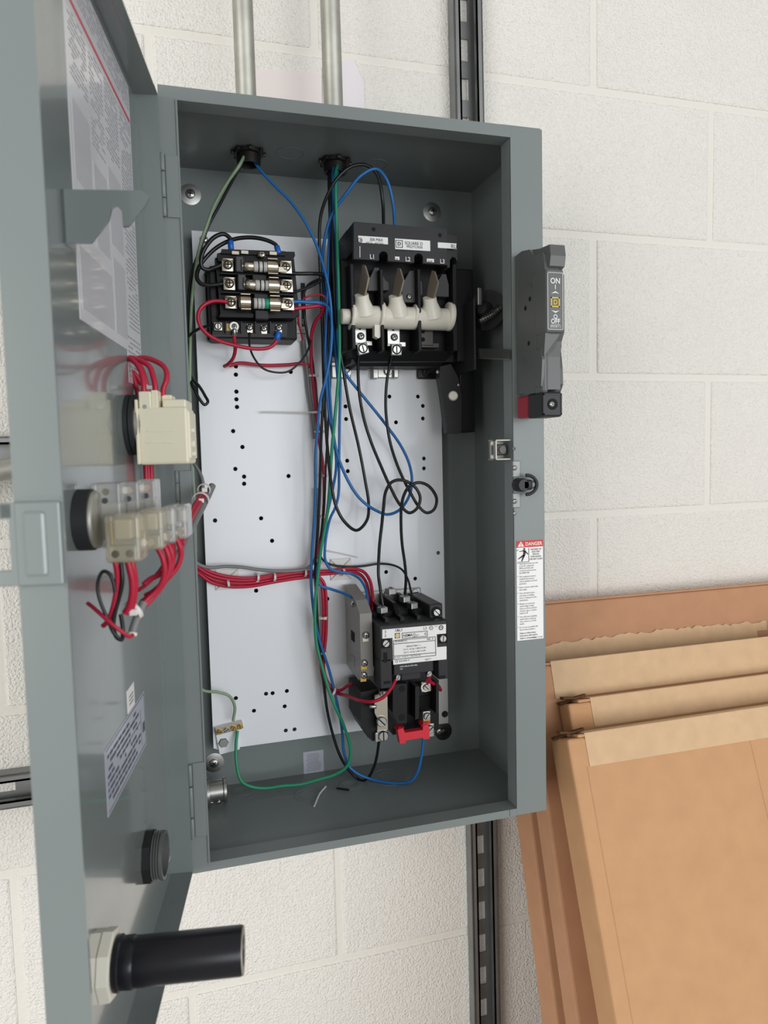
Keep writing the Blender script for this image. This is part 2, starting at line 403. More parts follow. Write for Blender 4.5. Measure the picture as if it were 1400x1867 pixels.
# fitting poking out of the left wall near the floor
c = W(396, 1442, .135); FX = W(414, 1442, .135).x-.0275
m = MB(); m.lathe((t, c.y, c.z), (1, 0, 0), [(.017, 0), (.017, .005+FX), (.0125, .006+FX), (.0125, .0205+FX), (.0145, .0215+FX), (.0145, .0245+FX), (.011, .0255+FX)], 22); f = m.build('box_connector', M_zinc, enc)
screw((.017+FX, c.y-.008, c.z-.010), .003, f, 'cross', M_zinc, (.3, -.7, -.6)); screw((.009+FX, c.y-.009, c.z-.009), .0025, f, 'cross', M_zinc, (.0, -.7, -.7))
# hinges: leaf on the frame and knuckle, three of them
def hinge(z0, z1):
    m = MB(); m.box(.0035, .0150, -.0026, -.0008, z0, z1, .0008); h = m.build('hinge', M_paint, enc)
    L = z1-z0
    for a, b_ in ((0, .28), (.30, .70), (.72, 1.0)):
        MB().cyl((.0012, -.0045, z0+L*a), (.0012, -.0045, z0+L*b_), .0022, 12).build('hinge_knuckle', M_paint, h)
hinge(W(310, 398, 0).z, W(305, 283, 0).z); hinge(W(332, 935, 0).z, W(325, 858, 0).z); hinge(W(345, 1527, 0).z, W(340, 1392, 0).z)
# silver sticker on the back, below the plate
a = R(553, 1369, 590, 1411, BOXD-.002)
m = MB(); m.box(a[0], a[1], BOXD-.0024, BOXD-.0020, a[2], a[3], .0001); m.m = 1
for k in range(10): m.box(a[0]+.003+random.random()*.003, a[1]-.003-random.random()*.004, BOXD-.0027, BOXD-.0023, a[3]-.0035-k*.0024, a[3]-.0045-k*.0024)
m.build('inspection_sticker', [M_slab, M_gink], enc, label='small silver sticker on the back of the box')
# danger label on the flange
a = R(942, 985, 990, 1166, -.0013)
x0, x1, z0, z1 = a; wl = x1-x0; yl = -.0014
m = MB(); m.box(x0, x1, yl-.0002, yl+.0003, z0, z1); zr = z1-.0075
m.m = 1; m.box(x0, x1, yl-.0003, yl, zr, z1)
yt = yl-.0006
m.m = 2
m.prism([(x0+.0012, yt, zr+.001), (x0+.0092, yt, zr+.001), (x0+.0052, yt, z1-.0006)], (0, .0002, 0)); m.text('DANGER', (x0+.0105, yt, zr+.0018), .0038, sx=.92, bold=.02)
m.m = 1; m.text('!', (x0+.0046, yt-.0003, zr+.0015), .0035, bold=.02)
m.m = 3
# falling figure pictogram in its frame
def P(u, v): return (x0+wl*u, yt, zr-wl*v)
for q in ([(.0, .08), (.06, .08), (.06, .10), (.0, .10)], [(.45, .02), (.465, .02), (.465, .50), (.45, .50)], [(.03, .49), (.465, .49), (.465, .505), (.03, .505)]): m.prism([P(*k) for k in q], (0, .0002, 0))
m.lathe(P(.29, .05), (0, 1, 0), [(.0011, 0), (.0011, .0002)], 12)
for q in ([(.22, .08), (.34, .10), (.33, .24), (.24, .28), (.25, .16)], [(.30, .09), (.44, .23), (.42, .25), (.29, .14)], [(.10, .12), (.24, .11), (.24, .13), (.11, .14)], [(.25, .24), (.31, .28), (.06, .40), (.05, .38)], [(.24, .27), (.33, .25), (.20, .48), (.17, .47)]): m.prism([P(*k) for k in q], (0, .0002, 0))
for k, tx in enumerate(('HAZARD OF', 'ELECTRIC', 'SHOCK,', 'EXPLOSION,', 'OR ARC FLASH')): m.text(tx, (x0+wl*.73, yt, zr-.0035-k*.0027), .0017, align='CENTER', sx=.95, bold=.008)
paras = [['Apply appropriate personal', 'protective equipment', '(PPE) and follow safe', 'electrical work practices.', 'See NFPA 70E.'], ['This equipment must be', 'installed and serviced', 'only by qualified electrical', 'personnel.'], ['Never operate switch with', 'door open.'], ['Turn off switch before', 'removing or installing', 'fuses or making load side', 'connections.'], ['Always use a properly', 'rated voltage sensing', 'device at all line and load', 'side fuse clips to confirm', 'switch is off.'], ['Turn off power supplying', 'switch before doing any', 'other work on or inside', 'switch.'], ['Do not use renewable link', 'fuses in fused switches.']]
z = zr-.0185
for p in paras:
    m.text('•', (x0+.0007, yt, z), .0022)
    for ln in p: m.text(ln, (x0+.0030, yt, z), .00165, sx=.86); z -= .00262
    z -= .0014
for ln in ('Failure to follow these', 'instructions will result in', 'death or serious injury.'): m.text(ln, (x0+.0030, yt, z), .0017, sx=.88, bold=.012); z -= .0028
m.text('30072-017-41 REV', (x1-.0012, yt, z0+.0014), .0013, align='RIGHT')
m.build('danger_label', [M_lab, M_rink, M_white, M_ink], enc, label='white danger label with a red heading on the flange')
# inner striker bracket and outer quarter-turn latch on the flange
a = R(893, 801, 931, 839, .004); xi = OX1-.0002
m = MB(); m.box(xi-.019, xi, .003, .022, a[3]-.002, a[3], .0006); m.box(xi-.019, xi, .003, .022, a[2], a[2]+.002, .0006); m.box(xi-.018, xi-.002, .018, .022, a[2], a[3], .0006); m.box(xi-.019, xi-.017, .003, .009, a[2], a[3], .0006)
k = m.build('striker_bracket', M_galv, enc, label='bright steel striker bracket inside the opening')
m = MB(); zc = (a[2]+a[3])/2; m.box(xi-.016, xi-.004, .006, .014, zc-.006, zc+.006, .001); m.lathe((xi-.010, .006, zc), (0, -1, 0), [(.004, 0), (.004, .002)], 14); m.build('striker_nut', M_dark, k)
la = W(950, 884, -.004)
m = MB()
for q in ((935, 840, 949, 870), (935, 899, 949, 926)): m.pbox(*q, -.0035, .0025, .001)
lt = m.build('quarter_turn_latch', mat('dull_zinc', (150, 153, 151), .5, .4), enc, label='black quarter-turn latch with a wire ring on the flange')
pscrew(938, 853, -.0036, .0028, lt, 'cross'); pscrew(938, 914, -.0036, .0028, lt, 'cross')
kc = W(948, 884, -.006)
m = MB(); m.lathe(kc+Vector((0, .005, 0)), (0, -1, 0), [(.0075, 0), (.0075, .010), (.006, .014)], 20); m.boxc(kc+Vector((.005, -.004, 0)), (.012, .010, .011), None, .002); m.build('latch_knob', M_blk2, lt)
m = MB(); m.tube([kc+Vector((.004+.013*math.sin(a_), -.006, .0105*math.cos(a_))) for a_ in [k*math.pi/8 for k in range(9)]], .0019, 8); m.ring(kc+Vector((.0135, -.0055, 0)), (0, 1, 0), .0045, .0028, .0025, 18); m.build('latch_bail', M_blk2, lt)
pscrew(937, 818, -.0013, .002, enc, 'cross', M_paint); pscrew(938, 936, -.0013, .0022, enc, 'cross', M_zinc)

# ------------------------------------------------------------------ door (part of the enclosure)
m = MB(); g = .0018
m.dbox(0, DS, -DT-g, -DT, DZ0, DZ1)                                   # panel
m.dbox(0, g, -DT, 0, DZ0, DZ1); m.dbox(DS-g, DS, -DT, 0, DZ0, DZ1)      # hinge and free edges
m.dbox(g, DS-g, -DT, 0, DZ1-g, DZ1); m.dbox(g, DS-g, -DT, 0, DZ0, DZ0+g)
m.dbox(g, .006, -DT, -DT+.003, DZ0+.03, DZ1-.03)
door = m.build('door', M_door, enc, label='grey door swung open past a right angle')
for z0_, z1_ in ((W(310, 398, 0).z, W(305, 283, 0).z), (W(332, 935, 0).z, W(325, 858, 0).z), (W(345, 1527, 0).z, W(340, 1392, 0).z)):
    MB().dbox(-.0008, 0, -.0165, -.001, z0_, z1_).build('hinge_leaf', M_door, door)
def dquad(m, s0, s1, z0, z1, t): m.dbox(s0, s1, -DT+t, -DT+t+.00015, z0, z1)
# large instruction sheet under film
m = MB(); LT = .0003
m.dbox(.026, .213, -DT, -DT+LT, .4995, .7335); m.dbox(.026, .080, -DT, -DT+LT, .4735, .4995)
rnd = random.Random(3)
m.m = 1; dquad(m, .029, .210, .7012, .7044, LT)
m.m = 2
def dashes(s0, s1, z0, z1, pitch, h, fill=.85):
    z = z1
    while z > z0+h:
        s = s0
        while s < s1-.002:
            w_ = min(rnd.uniform(.003, .011), s1-s)
            if rnd.random() < fill: dquad(m, s, s+w_, z-h, z, LT)
            s += w_+.0014
        z -= pitch
for s0, s1, z0, z1, p, h in ((.030, .070, .622, .698, .0034, .0012), (.030, .070, .520, .612, .0036, .0012), (.030, .078, .478, .512, .0040, .0012), (.077, .118, .640, .697, .0034, .0011), (.124, .160, .628, .696, .0034, .0011), (.166, .206, .652, .696, .0034, .0011), (.030, .210, .709, .731, .0036, .0014)):
    dashes(s0, s1, z0, z1, p, h)
m.m = 3
for s0, s1, z0, z1 in ((.077, .118, .575, .632), (.124, .160, .560, .618), (.166, .206, .590, .640), (.122, .206, .508, .548), (.077, .116, .508, .565)): dquad(m, s0, s1, z0, z1, LT)
m.build('instruction_sheet', [M_dlab, M_pink, M_gink, mat('pale_grey_print', (194, 195, 201), .35, coat=.4)], door, label='large white printed instruction sheet with a thin red line')
# rating plate and its little white tag
m = MB(); S0, S1, Z0, Z1 = .083, .211, .1705, .2150
m.dbox(S0, S1, -DT, -DT+LT, Z0-.002, Z1)
m.m = 1
for q in ((S0+.002, S1-.002, Z1-.0022, Z1-.0016), (S0+.002, S1-.002, Z0, Z0+.0006), (S0+.002, S0+.0026, Z0, Z1-.002), (S0+.018, S0+.055, Z0+.024, Z0+.0246), (S0+.0175, S0+.018, Z0+.004, Z1-.010), (S0+.004, S0+.012, Z0+.012, Z0+.020)): dquad(m, *q, LT)
z = Z1-.006
while z > Z0+.005:
    s = S0+.02+rnd.random()*.02
    while s < S1-.006:
        w_ = rnd.uniform(.004, .02); w_ = min(w_, S1-.004-s)
        if rnd.random() < .8: dquad(m, s, s+w_, z-.0022, z, LT)
        s += w_+.002
    z -= .0046
m.build('rating_plate', [M_slab, mat('dark_blue_grey_ink', (84, 88, 104), .5)], door, label='silver printed rating plate low on the door')
m = MB(); m.dbox(.118, .142, -DT, -DT+.0003, .2155, .2335); m.m = 1
for k in range(3): dquad(m, .122, .136, .226-.003*k, .2274-.003*k, LT)
m.build('tag_sticker', [M_lab, M_gink], door, label='small white sticker above the silver plate')
q0 = dl(WD(313, 1553, -DT)); q1 = dl(WD(302, 1590, -DT))
m = MB(); m.dbox(min(q0.x, q1.x), max(q0.x, q1.x), -DT, -DT+.0003, q1.z, q0.z); m.build('tag_sticker', M_lab, door, label='tiny white sticker beside the hole plug')
# catch bracket near the free edge: a hooked plate standing out of the panel
px = [(108, 345), (258, 347), (273, 358), (262, 378), (234, 412), (224, 413), (222, 385), (212, 374), (203, 380), (198, 402), (166, 443), (108, 443)]
pl = [WS(x, y, .24) for x, y in px]
pl[0] = D(.24, -DT, dl(pl[0]).z); pl[-1] = D(.24, -DT, dl(pl[-1]).z)
m = MB(); m.prism(pl, DU*-.0025); m.dbox(.222, .24, -DT, -DT+.002, dl(pl[-1]).z, dl(pl[0]).z)
m.build('catch_bracket', M_door, door, label='hooked grey catch bracket standing off the panel')
# hasp over the free edge with a long slot
zz0, zz1 = WS(60, 1068, .338).z, WS(60, 915, .338).z
m = MB(); s0, s1 = DS, DS+.0022
m.dbox(s0, s1, -.0225, -.001, zz0, zz1, .0008)
m.dbox(s0, s1, -.0285, -.0245+.002, zz1-.008, zz1, .0005); m.dbox(s0, s1, -.0225-.002, -.0225+.001, zz0, zz1); 
m.dbox(s0, s1, -.050, -.0225, zz1-.008, zz1, .0008); m.dbox(s0, s1, -.050, -.0225, zz0, zz0+.008, .0008); m.dbox(s0, s1, -.050, -.031, zz0, zz1, .0008)
m.dbox(DS-.001, s1+.001, -.0185, -.0075, zz0+.004, zz1-.004, .003)
m.build('hasp', M_door, door, label='slotted grey hasp on the free edge')
for z_ in (zz0-.002, zz1+.001): MB().dbox(DS, DS+.0006, -.0205, -.001, z_, z_+.0012).build('edge_seam', M_door, door)

# ------------------------------------------------------------------ flange handle
hd = thing('disconnect_operator', 'dark grey on-off disconnect operator on the right flange', 'switch lever', W(985, 719, 0))
HX = .3572
def hp(px): return [WX(x, y, HX) for x, y in px]
m = MB()
m.prism(hp([(937, 469), (951, 458), (965, 455), (976, 470), (980, 520), (981, 640), (983, 660), (984, 672), (985, 700), (980, 716), (962, 719), (943, 718)]), (.026, 0, 0))
m.build('housing', M_hgrey, hd)
m = MB()
m.prism([p+Vector((.003, 0, 0)) for p in hp([(958, 470), (966, 455), (979, 453), (997, 445), (999, 465), (997, 484), (991, 492), (996, 500), (997, 604), (992, 622), (989, 650), (990, 710), (984, 713), (968, 640), (962, 560)])], (.0165, 0, 0))
lv = m.build('lever', M_hgrey, hd)
# raised nameplate block on the lever front
p0 = WX(995, 490, HX); p1 = WX(996, 606, HX); yf = min(p0.y, p1.y)-.004
a = R(996, 490, 1028, 606, yf)
m = MB(); m.box(a[0], a[1], yf, yf+.030, a[2], a[3], .002)
m.prism([(a[0]+.001, yf+.004, a[2]+.001), (a[1]-.001, yf+.004, a[2]+.001), (a[1]-.008, yf+.008, a[2]-.016), (a[0]+.0015, yf+.008, a[2]-.022)], (0, .02, 0))
m.prism([(a[0]+.001, yf+.004, a[3]-.001), (a[1]-.001, yf+.004, a[3]-.001), (a[1]-.006, yf+.008, a[3]+.008), (a[0]+.001, yf+.008, a[3]+.018)], (0, .02, 0))
m.box(a[0]+.0005, a[0]+.0080, yf+.010, yf+.028, a[2]-.058, a[2]-.012, .003)
m.build('lever_grip', M_hgrey, hd)
b_ = R(998, 497, 1026, 601, yf-.0004); x0, x1, z0, z1 = b_; xm = (x0+x1)/2; y_ = yf-.0004
m = MB(); m.box(x0, x1, y_, y_+.0006, z0, z1, .0002); yt = y_-.0004; m.m = 1
for q in ((x0, x1, z1-.0004, z1), (x0, x1, z0, z0+.0004), (x0, x0+.0004, z0, z1), (x1-.0004, x1, z0, z1)): m.box(q[0], q[1], yt, yt+.0005, q[2], q[3])
H = z1-z0
def zz(py): return W(1012, py, y_).z
m.text('ON', (xm, yt, zz(517)), .0052, align='CENTER', sx=.9, bold=.02); m.text('I', (xm, yt, zz(527)), .0042, align='CENTER', bold=.02)
for zc, sg in ((zz(533.5), 1), (zz(568), -1)):
    m.prism([(xm-.0046, yt, zc-.0012*sg), (xm, yt, zc+.0014*sg), (xm+.0046, yt, zc-.0012*sg), (xm, yt, zc-.0002*sg)], (0, .0002, 0))
m.text('O', (xm, yt, zz(581)), .0040, align='CENTER', bold=.02); m.text('OFF', (xm, yt, zz(590)), .0046, align='CENTER', sx=.85, bold=.02); m.text('(RESET)', (xm, yt, zz(597)), .0027, align='CENTER', sx=.9)
m.m = 2; zc = zz(551); r = .0048
def frame(m, xm, zc, r, w_, y):
    m.box(xm-r, xm+r, y, y+.0002, zc+r-w_, zc+r); m.box(xm-r, xm+r, y, y+.0002, zc-r, zc-r+w_); m.box(xm-r, xm-r+w_, y, y+.0002, zc-r, zc+r); m.box(xm+r-w_, xm+r, y, y+.0002, zc-r, zc+r)
frame(m, xm, zc, r, .0012, yt); m.text('D', (xm, yt, zc-.0022), .0044, align='CENTER', bold=.02)
m.build('name_plate', [M_hgrey, M_wink, M_yink], hd, label='dark plate lettered ON and OFF')
# cheek plate on the near side
m = MB(); m.prism([p+Vector((-.0022, 0, 0)) for p in hp([(957, 530), (960, 521), (968, 519), (975, 527), (978, 560), (979, 635), (989, 641), (992, 655), (990, 704), (980, 706), (972, 690), (966, 655), (952, 648), (947, 600)])], (.003, 0, 0))
ck = m.build('cheek_plate', M_hgrey, hd)
for x, y in ((966, 545), (958, 562), (964, 626)):
    p = WX(x, y, HX-.0022); MB().lathe(p, (-1, 0, 0), [(.0024, 0), (.0024, .0003)], 14).build('hole', M_hole, ck)
m = MB(); m.tube([WX(1018, 618, HX+.02), WX(1021, 632, HX+.02), WX(1016, 640, HX+.02), WX(1010, 640, HX+.02)], .0016, 8); m.build('lock_loop', M_hgrey, hd)
# black and red end block
c = R(989, 714, 1025, 760, -.062)
m = MB(); m.box(c[0], c[1], -.062, -.030, c[2], c[3], .0022)
eb = m.build('end_block', M_blk2, hd, label='black square end block with a recessed screw')
frm = MB(); xm, zc = (c[0]+c[1])/2, (c[2]+c[3])/2
frm.lathe((xm, -.0622, zc), (0, -1, 0), [(.0056, 0), (.0056, .0004)], 22); frm.build('recess', M_hole, eb)
m = MB(); r = .0105
for q in ((xm-r, xm+r, zc+r-.0014, zc+r), (xm-r, xm+r, zc-r, zc-r+.0014), (xm-r, xm-r+.0014, zc-r, zc+r), (xm+r-.0014, xm+r, zc-r, zc+r)): m.box(q[0], q[1], -.0626, -.0618, q[2], q[3])
m.build('end_block_rim', M_blk2, eb)
screw((xm-.0012, -.0624, zc), .0030, eb, 'cross', M_zinc)
m = MB(); m.box(c[0]+.0005, c[1]-.001, -.0302, -.006, c[2]+.0015, c[3]-.001, .0015); m.build('red_spacer', mat('deep_red_plastic', (160, 20, 44), .4), hd, label='red spacer behind the black end block')
m = MB(); m.box(c[0]+.004, c[1]-.004, -.04, -.008, c[3]-.002, c[3]+.006, .001); m.build('slide', M_hgrey, hd)

# ================================================================== MOUNTING PLATE
YP = .160
PX0, PX1, PZ0, PZ1 = .0312, .3330, .0588, .6712
m = MB(); m.prism([(PX0, YP, PZ0+.002), (PX0+.006, YP, PZ0-.001), (PX1, YP, PZ0), (PX1, YP, PZ1), (PX0, YP, PZ1)], (0, .0024, 0))
m.box(PX0, PX0+.0024, YP, YP+.010, PZ0+.03, PZ1-.02); m.box(PX1-.0024, PX1, YP, YP+.010, PZ0+.03, PZ1-.02)
holes = [(430,668),(430,683),(431,714),(431,728),(432,742),(425,786),(442,815),(429,855),(445,869),(445,882),(526,868),(476,945),(392,949),(496,986),(467,1077),(530,678),(534,614),(430,1273),(485,1265),(497,1264),(523,1260),(463,1296),(519,1288),(521,1332),(537,1330),(710,723),(762,723),(771,740),(771,763),(722,770),(630,741),(631,764),(773,836),(773,854),(633,840),(634,859),(799,1008),(704,1043),(757,1055),(597,1092)]
pl = m.build('mounting_plate', M_plate, label='white steel mounting plate inside the grey enclosure', cat='panel')
cut = MB()
for hx, hy in holes:
    p = W(hx, hy, YP); cut.lathe(p+Vector((0, -.02, 0)), (0, 1, 0), [(.0026, 0), (.0026, .04)], 14)
co = cut.build('cutter', M_hole)
md = pl.modifiers.new('holes', 'BOOLEAN'); md.operation = 'DIFFERENCE'; md.object = co; md.solver = 'EXACT'
bpy.context.view_layer.update()
nm = bpy.data.meshes.new_from_object(pl.evaluated_get(bpy.context.evaluated_depsgraph_get()))
pl.modifiers.clear(); pl.data = nm; bpy.data.objects.remove(co)
WORLD[pl.name] = Matrix.Translation(pl.location)
pscrew(407, 1352, YP, .0062, pl, 'hex', M_zinc, .3); pscrew(372, 437, YP, .0045, pl, 'cross', M_zinc)
for x, z in ((PX0+.02, PZ0+.012), (PX0+.02, PZ1-.02), (PX1-.02, PZ0+.012), (PX1-.02, PZ1-.02)):
    MB().lathe((x, YP+.0024, z), (0, 1, 0), [(.006, 0), (.006, BOXD-.002-YP-.0024)], 12).build('standoff', M_zinc, pl)
# size label printed on the plate beside the transformer
a = R(524, 582, 562, 617, YP-.0002)
m = MB(); m.box(a[0], a[1], YP-.0004, YP, a[2], a[3]); m.m = 1
m.text('5.0', (a[0]+.006, YP-.0008, a[3]-.0075), .0052); m.box(a[0], a[1], YP-.0006, YP-.0004, a[3]-.0125, a[3]-.0122)
for k in range(7): m.box(a[0]+.004+k*.0026, a[0]+.0058+k*.0026, YP-.0006, YP-.0004, a[3]-.0175, a[3]-.0165)
m.build('size_sticker', [M_lab, M_ink], pl, label='pale sticker printed 5.0')
a = R(549, 516, 557, 596, YP-.0002); m = MB(); m.box(a[0], a[1], YP-.0006, YP, a[2], a[3], .0002); m.m = 1; m.text('DR', ((a[0]+a[1])/2+.001, YP-.001, a[2]+.004), .003, xd=(0, 0, 1), ud=(-1, 0, 0)); m.build('black_sticker', [M_blk2, M_wink], pl)
# ground bar
gb = thing('ground_bar', 'short brass ground bar with screws at the plate bottom left corner', 'terminal bar', W(416, 1330, YP))
q0, q1 = W(392, 1331, YP), W(442, 1318, YP)
m = MB(); L = (q1-q0).length; ang = math.atan2(q1.z-q0.z, q1.x-q0.x); rot = Matrix.Rotation(-ang, 3, 'Y')
m.boxc((q0+q1)/2+Vector((0, -.0035, 0)), (L, .007, .0088), rot, .0008); m.build('bar', M_nick, gb)
for k, u in enumerate((.14, .40, .64, .88)):
    p = q0.lerp(q1, u)+Vector((0, -.007, -.001)); screw(p, .0032, gb, 'slot', M_brass if k != 1 else M_zinc, (0, -1, 0), .6*k)
m = MB(); m.boxc((q0+q1)/2+Vector((-.002, -.0022, -.018)), (L*.75, .003, .026), rot, .001); m.build('lug_plate', M_plate, gb)

# ================================================================== CARDBOARD BOXES
def carton(label, p_front, lean, x0, x1, thick, mtl, tape=None, ztop_px=None, flaps=False, tape_front=.036, tape_top=None):
    """a long flat carton leaning on the wall: p_front = (Y, z) of a point on its front plane"""
    dn = Vector((0, -math.sin(lean), -math.cos(lean))); bk = Vector((0, math.cos(lean), -math.sin(lean)))
    p0 = Vector((x0, p_front[0], p_front[1]))
    q = WPL(ztop_px[0], ztop_px[1], p0, bk)                 # top edge of the front face
    p0 = p0 + dn*((q-p0).dot(dn)); 
    L = (p0.z-ZF-thick*math.sin(lean)-.0005)/math.cos(lean)
    root = thing('cardboard_box', label, 'box', Vector((x0, 0, ZF))+Vector((0, (p0+dn*L).y, 0)), 'flat cardboard boxes leaning on the wall')
    P = lambda x, d, t_: Vector((x, p0.y, p0.z))+dn*d+bk*t_
    rot = Matrix(((1, 0, 0), (0, dn.y, bk.y), (0, dn.z, bk.z)))   # local: x, down, back
    def slab(m, xa, xb, d0, d1, t0, t1, b=.0):
        return m.boxc(P((xa+xb)/2, (d0+d1)/2, (t0+t1)/2), (xb-xa, d1-d0, t1-t0), rot, b)
    m = MB()
    slab(m, x0, x1, .0035, L, 0, thick, .003)
    m.build('body', mtl, root)
    # top flaps: the outer flap stops short of the end, the inner one shows its raw corrugated edge
    m = MB(); slab(m, x0+.014, x1, 0, .0036, -.0002, thick, .0012); m.build('top_flap', mtl, root)
    if flaps:
        m = MB()
        for k in range(2):
            pts = []
            n = 26
            for i in range(n+1):
                xx = x0-.002+(.032)*i/n; pts.append(P(xx, -.004+.0032*k+.0016*(i % 2)+.004*abs(i/n-.5)*(1 if k else -1), thick*(.25+.35*k)))
            poly = pts+[p+dn*.002 for p in reversed(pts)]
            m.prism(poly, bk*.009)
        m.build('corrugated_edge', mat('raw_corrugated_edge', (98, 66, 42), .85), root, label='dark raw corrugated edge at the open corner')
    if tape:
        m = MB(); xa = tape
        slab(m, xa, x1-.01, -.0006, tape_front, -.0007, -.0002); slab(m, xa, x1-.01, -.0010, -.0004, -.0007, min(thick, .03)); m.build('tape_strip', M_tape, root, label='pale kraft paper tape along the top edge')
    return root, P, slab
LA = math.atan(.281); LB = math.atan(.30); LC = math.atan(.335); LD = math.atan(.355)
ra, Pa, slab = carton('rearmost brown box, tallest of the stack, with a torn paper edge', (.109, -.066), LA, .4275, 1.45, .046, M_card2, ztop_px=(1200, 1079))
# torn liner paper hanging on the rear box and the pale strip it exposes
m = MB(); rr = random.Random(5)
n = 60; xa, xb = .455, .86
up_, dn_ = [], []
for i in range(n+1):
    x = xa+(xb-xa)*i/n; up_.append(Pa(x, .060-.004*math.sin(i*.05)+rr.uniform(-.0022, .0022), -.0012-rr.uniform(0, .0012))); dn_.append(Pa(x, .072, -.0008))
for i in range(n): m.add([up_[i], up_[i+1], dn_[i+1], dn_[i]], [(0, 1, 2, 3)])
m.build('torn_paper', M_tape, ra, label='torn ragged strip of paper tape')
m = MB(); slab(m, .475, .84, .068, .12, -.0016, -.0008); m.build('tape_strip', M_tape, ra)
m = MB(); slab(m, .4205, .474, .064, .16, -.0030, -.0012); m.build('loose_flap', M_card2, ra)
carton('second brown box from the wall with pale tape folded over its top', (.048, -.035), LB, .421, 1.45, .036, M_card2, W(1003, 1207, .1).x, (1200, 1185), tape_front=.046)
carton('third box from the wall, taped along the top with an open corner', (.0485, .066), LC, .455, 1.45, .026, M_card, W(1079, 1270, .055).x, (1200, 1257), True, tape_front=.034)
rd, Pd, slab = carton('front brown box nearest the camera with wide pale tape and an open corner', (.0015, .0763), LD, .420, 1.45, .043, M_card, W(1064, 1340, .004).x, (1200, 1318), True, tape_front=.036)

m = MB()
slab(m, .4385, .4391, .036, 1.0, -.0003, .0005)
m.build('score_line', M_card2, rd); m = MB(); slab(m, .667, .6675, .036, .30, -.0003, .0005); m.build('score_line', M_card2, rd)

# ================================================================== DISCONNECT SWITCH
dsw = thing('disconnect_switch', 'black three-pole disconnect switch with white rotor at upper right', 'switch', W(730, 660, YP))
YF = .066
# moulded base, rear body and side walls
m = MB()
m.pbox(634, 425, 832, 600, .105, .0525, .002)
m.pbox(622, 470, 640, 640, .100, .0575, .003)
m.prism([W(648, 600, .112), W(834, 600, .112), W(838, 660, .112), W(640, 662, .112)], (0, .045, 0))
for x in (697, 765):
    m.pbox(x-3, 490, x+3, 640, .080, .05, .001)
m.pbox(640, 480, 647, 636, .082, .05, .001); m.pbox(826, 480, 834, 640, .082, .05, .001)
m.build('base', M_blk, dsw)
m = MB(); m.prism([W(640, 640, .100), W(832, 640, .100), W(800, 668, .118), W(650, 668, .118)], (0, .035, 0)); m.build('lower_skirt', M_blk, dsw)
# terminal cover: notched front face
def arch(cx, top, bot, w):
    out = [(cx-w, bot)]
    for k in range(9):
        a = math.pi*(1-k/8); out.append((cx+w*math.cos(a), top+w-w*math.sin(a)))
    out.append((cx+w, bot)); return out
px = [(648, 404), (815, 418), (812, 483)]
px = [(645, 472), (645, 404), (815, 418), (815, 483)]
bot = lambda x: 472+(x-645)*(11/170)
for cx in (763, 699):
    w_ = 8
    px += [(cx+w_, bot(cx+w_))] + [(cx+w_*math.cos(math.pi*k/8), 466-w_*math.sin(math.pi*k/8)+ (4 if cx > 720 else 0)) for k in range(9)] + [(cx-w_, bot(cx-w_))]
m = MB()
m.pprism([W_ for W_ in px], YF, .006)
m.build('terminal_cover', M_blk2, dsw)
m = MB(); m.pprism([(645, 404), (815, 418), (815, 470), (645, 456)], YF+.006, .08); m.build('terminal_cover_body', M_blk, dsw)
m = MB(); m.pprism([(815, 428), (834, 431), (834, 478), (830, 470), (825, 468), (820, 474), (820, 488), (815, 487)], YF+.004, .05); m.build('side_cover', M_blk2, dsw)
for x, y in ((681, 418), (802, 429)): MB().lathe(W(x, y, YF), (0, -1, 0), [(.0022, 0), (.0022, .0003)], 14).build('hole', M_hole, dsw)
# labels on the cover
def plabel(name, x0, y0, x1, y1, Y, items, parent, mm=M_lab, ink=M_ink, extra=None, label=None):
    m = MB(); a = R(x0, y0, x1, y1, Y); m.box(a[0], a[1], Y-.0003, Y+.0002, a[2], a[3]); m.m = 1
    for tx, px, py, h, sx in items: m.text(tx, W(px, py, Y-.0006), h, sx=sx)
    if extra: extra(m, a)
    return m.build(name, [mm, ink], parent, label=label)
Yl = YF-.0003
def circ(m, px, py, r, Y): m.ring(W(px, py, Y-.0008), (0, 1, 0), r, r*.78, .0002, 20)
plabel('cover_label', 653, 431.5, 707, 444, Yl, [('30A MAX', 674, 439, .0032, .8), ('600 V~  600 V==', 667, 444.0, .0023, .85), ('e', 655.3, 440, .0035, 1)], dsw, extra=lambda m, a: circ(m, 656.5, 438, .0026, Yl))
def sqd(m, a): frame(m, a[0]+.0048, a[3]-.0056, .0040, .0006, Yl-.0008); m.text('D', (a[0]+.0048, Yl-.0008, a[3]-.0074), .0038, align='CENTER', bold=.02)
plabel('cover_label', 720, 437, 784, 456, Yl, [('SQUARE D', 738, 445.5, .0034, .9), ('9422TCN30', 741, 451.5, .0027, .95), ('Assembled in Mexico    SER. A', 723, 457.0, .0017, 1.0)], dsw, extra=sqd)
plabel('cover_label', 798, 443, 832, 453, Yl-.0002, [('RU', 822, 452.5, .0044, .9)], dsw)
plabel('code_label', 720, 468, 728, 474, Yl, [('24', 721, 474, .0022, .9)], dsw)
plabel('code_label', 778, 472, 791, 478, Yl, [('2639', 779.5, 478, .0022, .9)], dsw)
for tx, x, y in (('L1', 674, 471.5), ('L2', 739, 476), ('L3', 802, 480)): MB().text(tx, W(x, y, YF-.0007), .0046, sx=.9, bold=.02).build('lettering', M_wink, dsw)
m = MB()
for k in range(9): m.pbox(655.3, 449+2.3*k, 657, 450.6+2.3*k, YF-.0003, .0003)
m.build('side_print', M_wink, dsw)
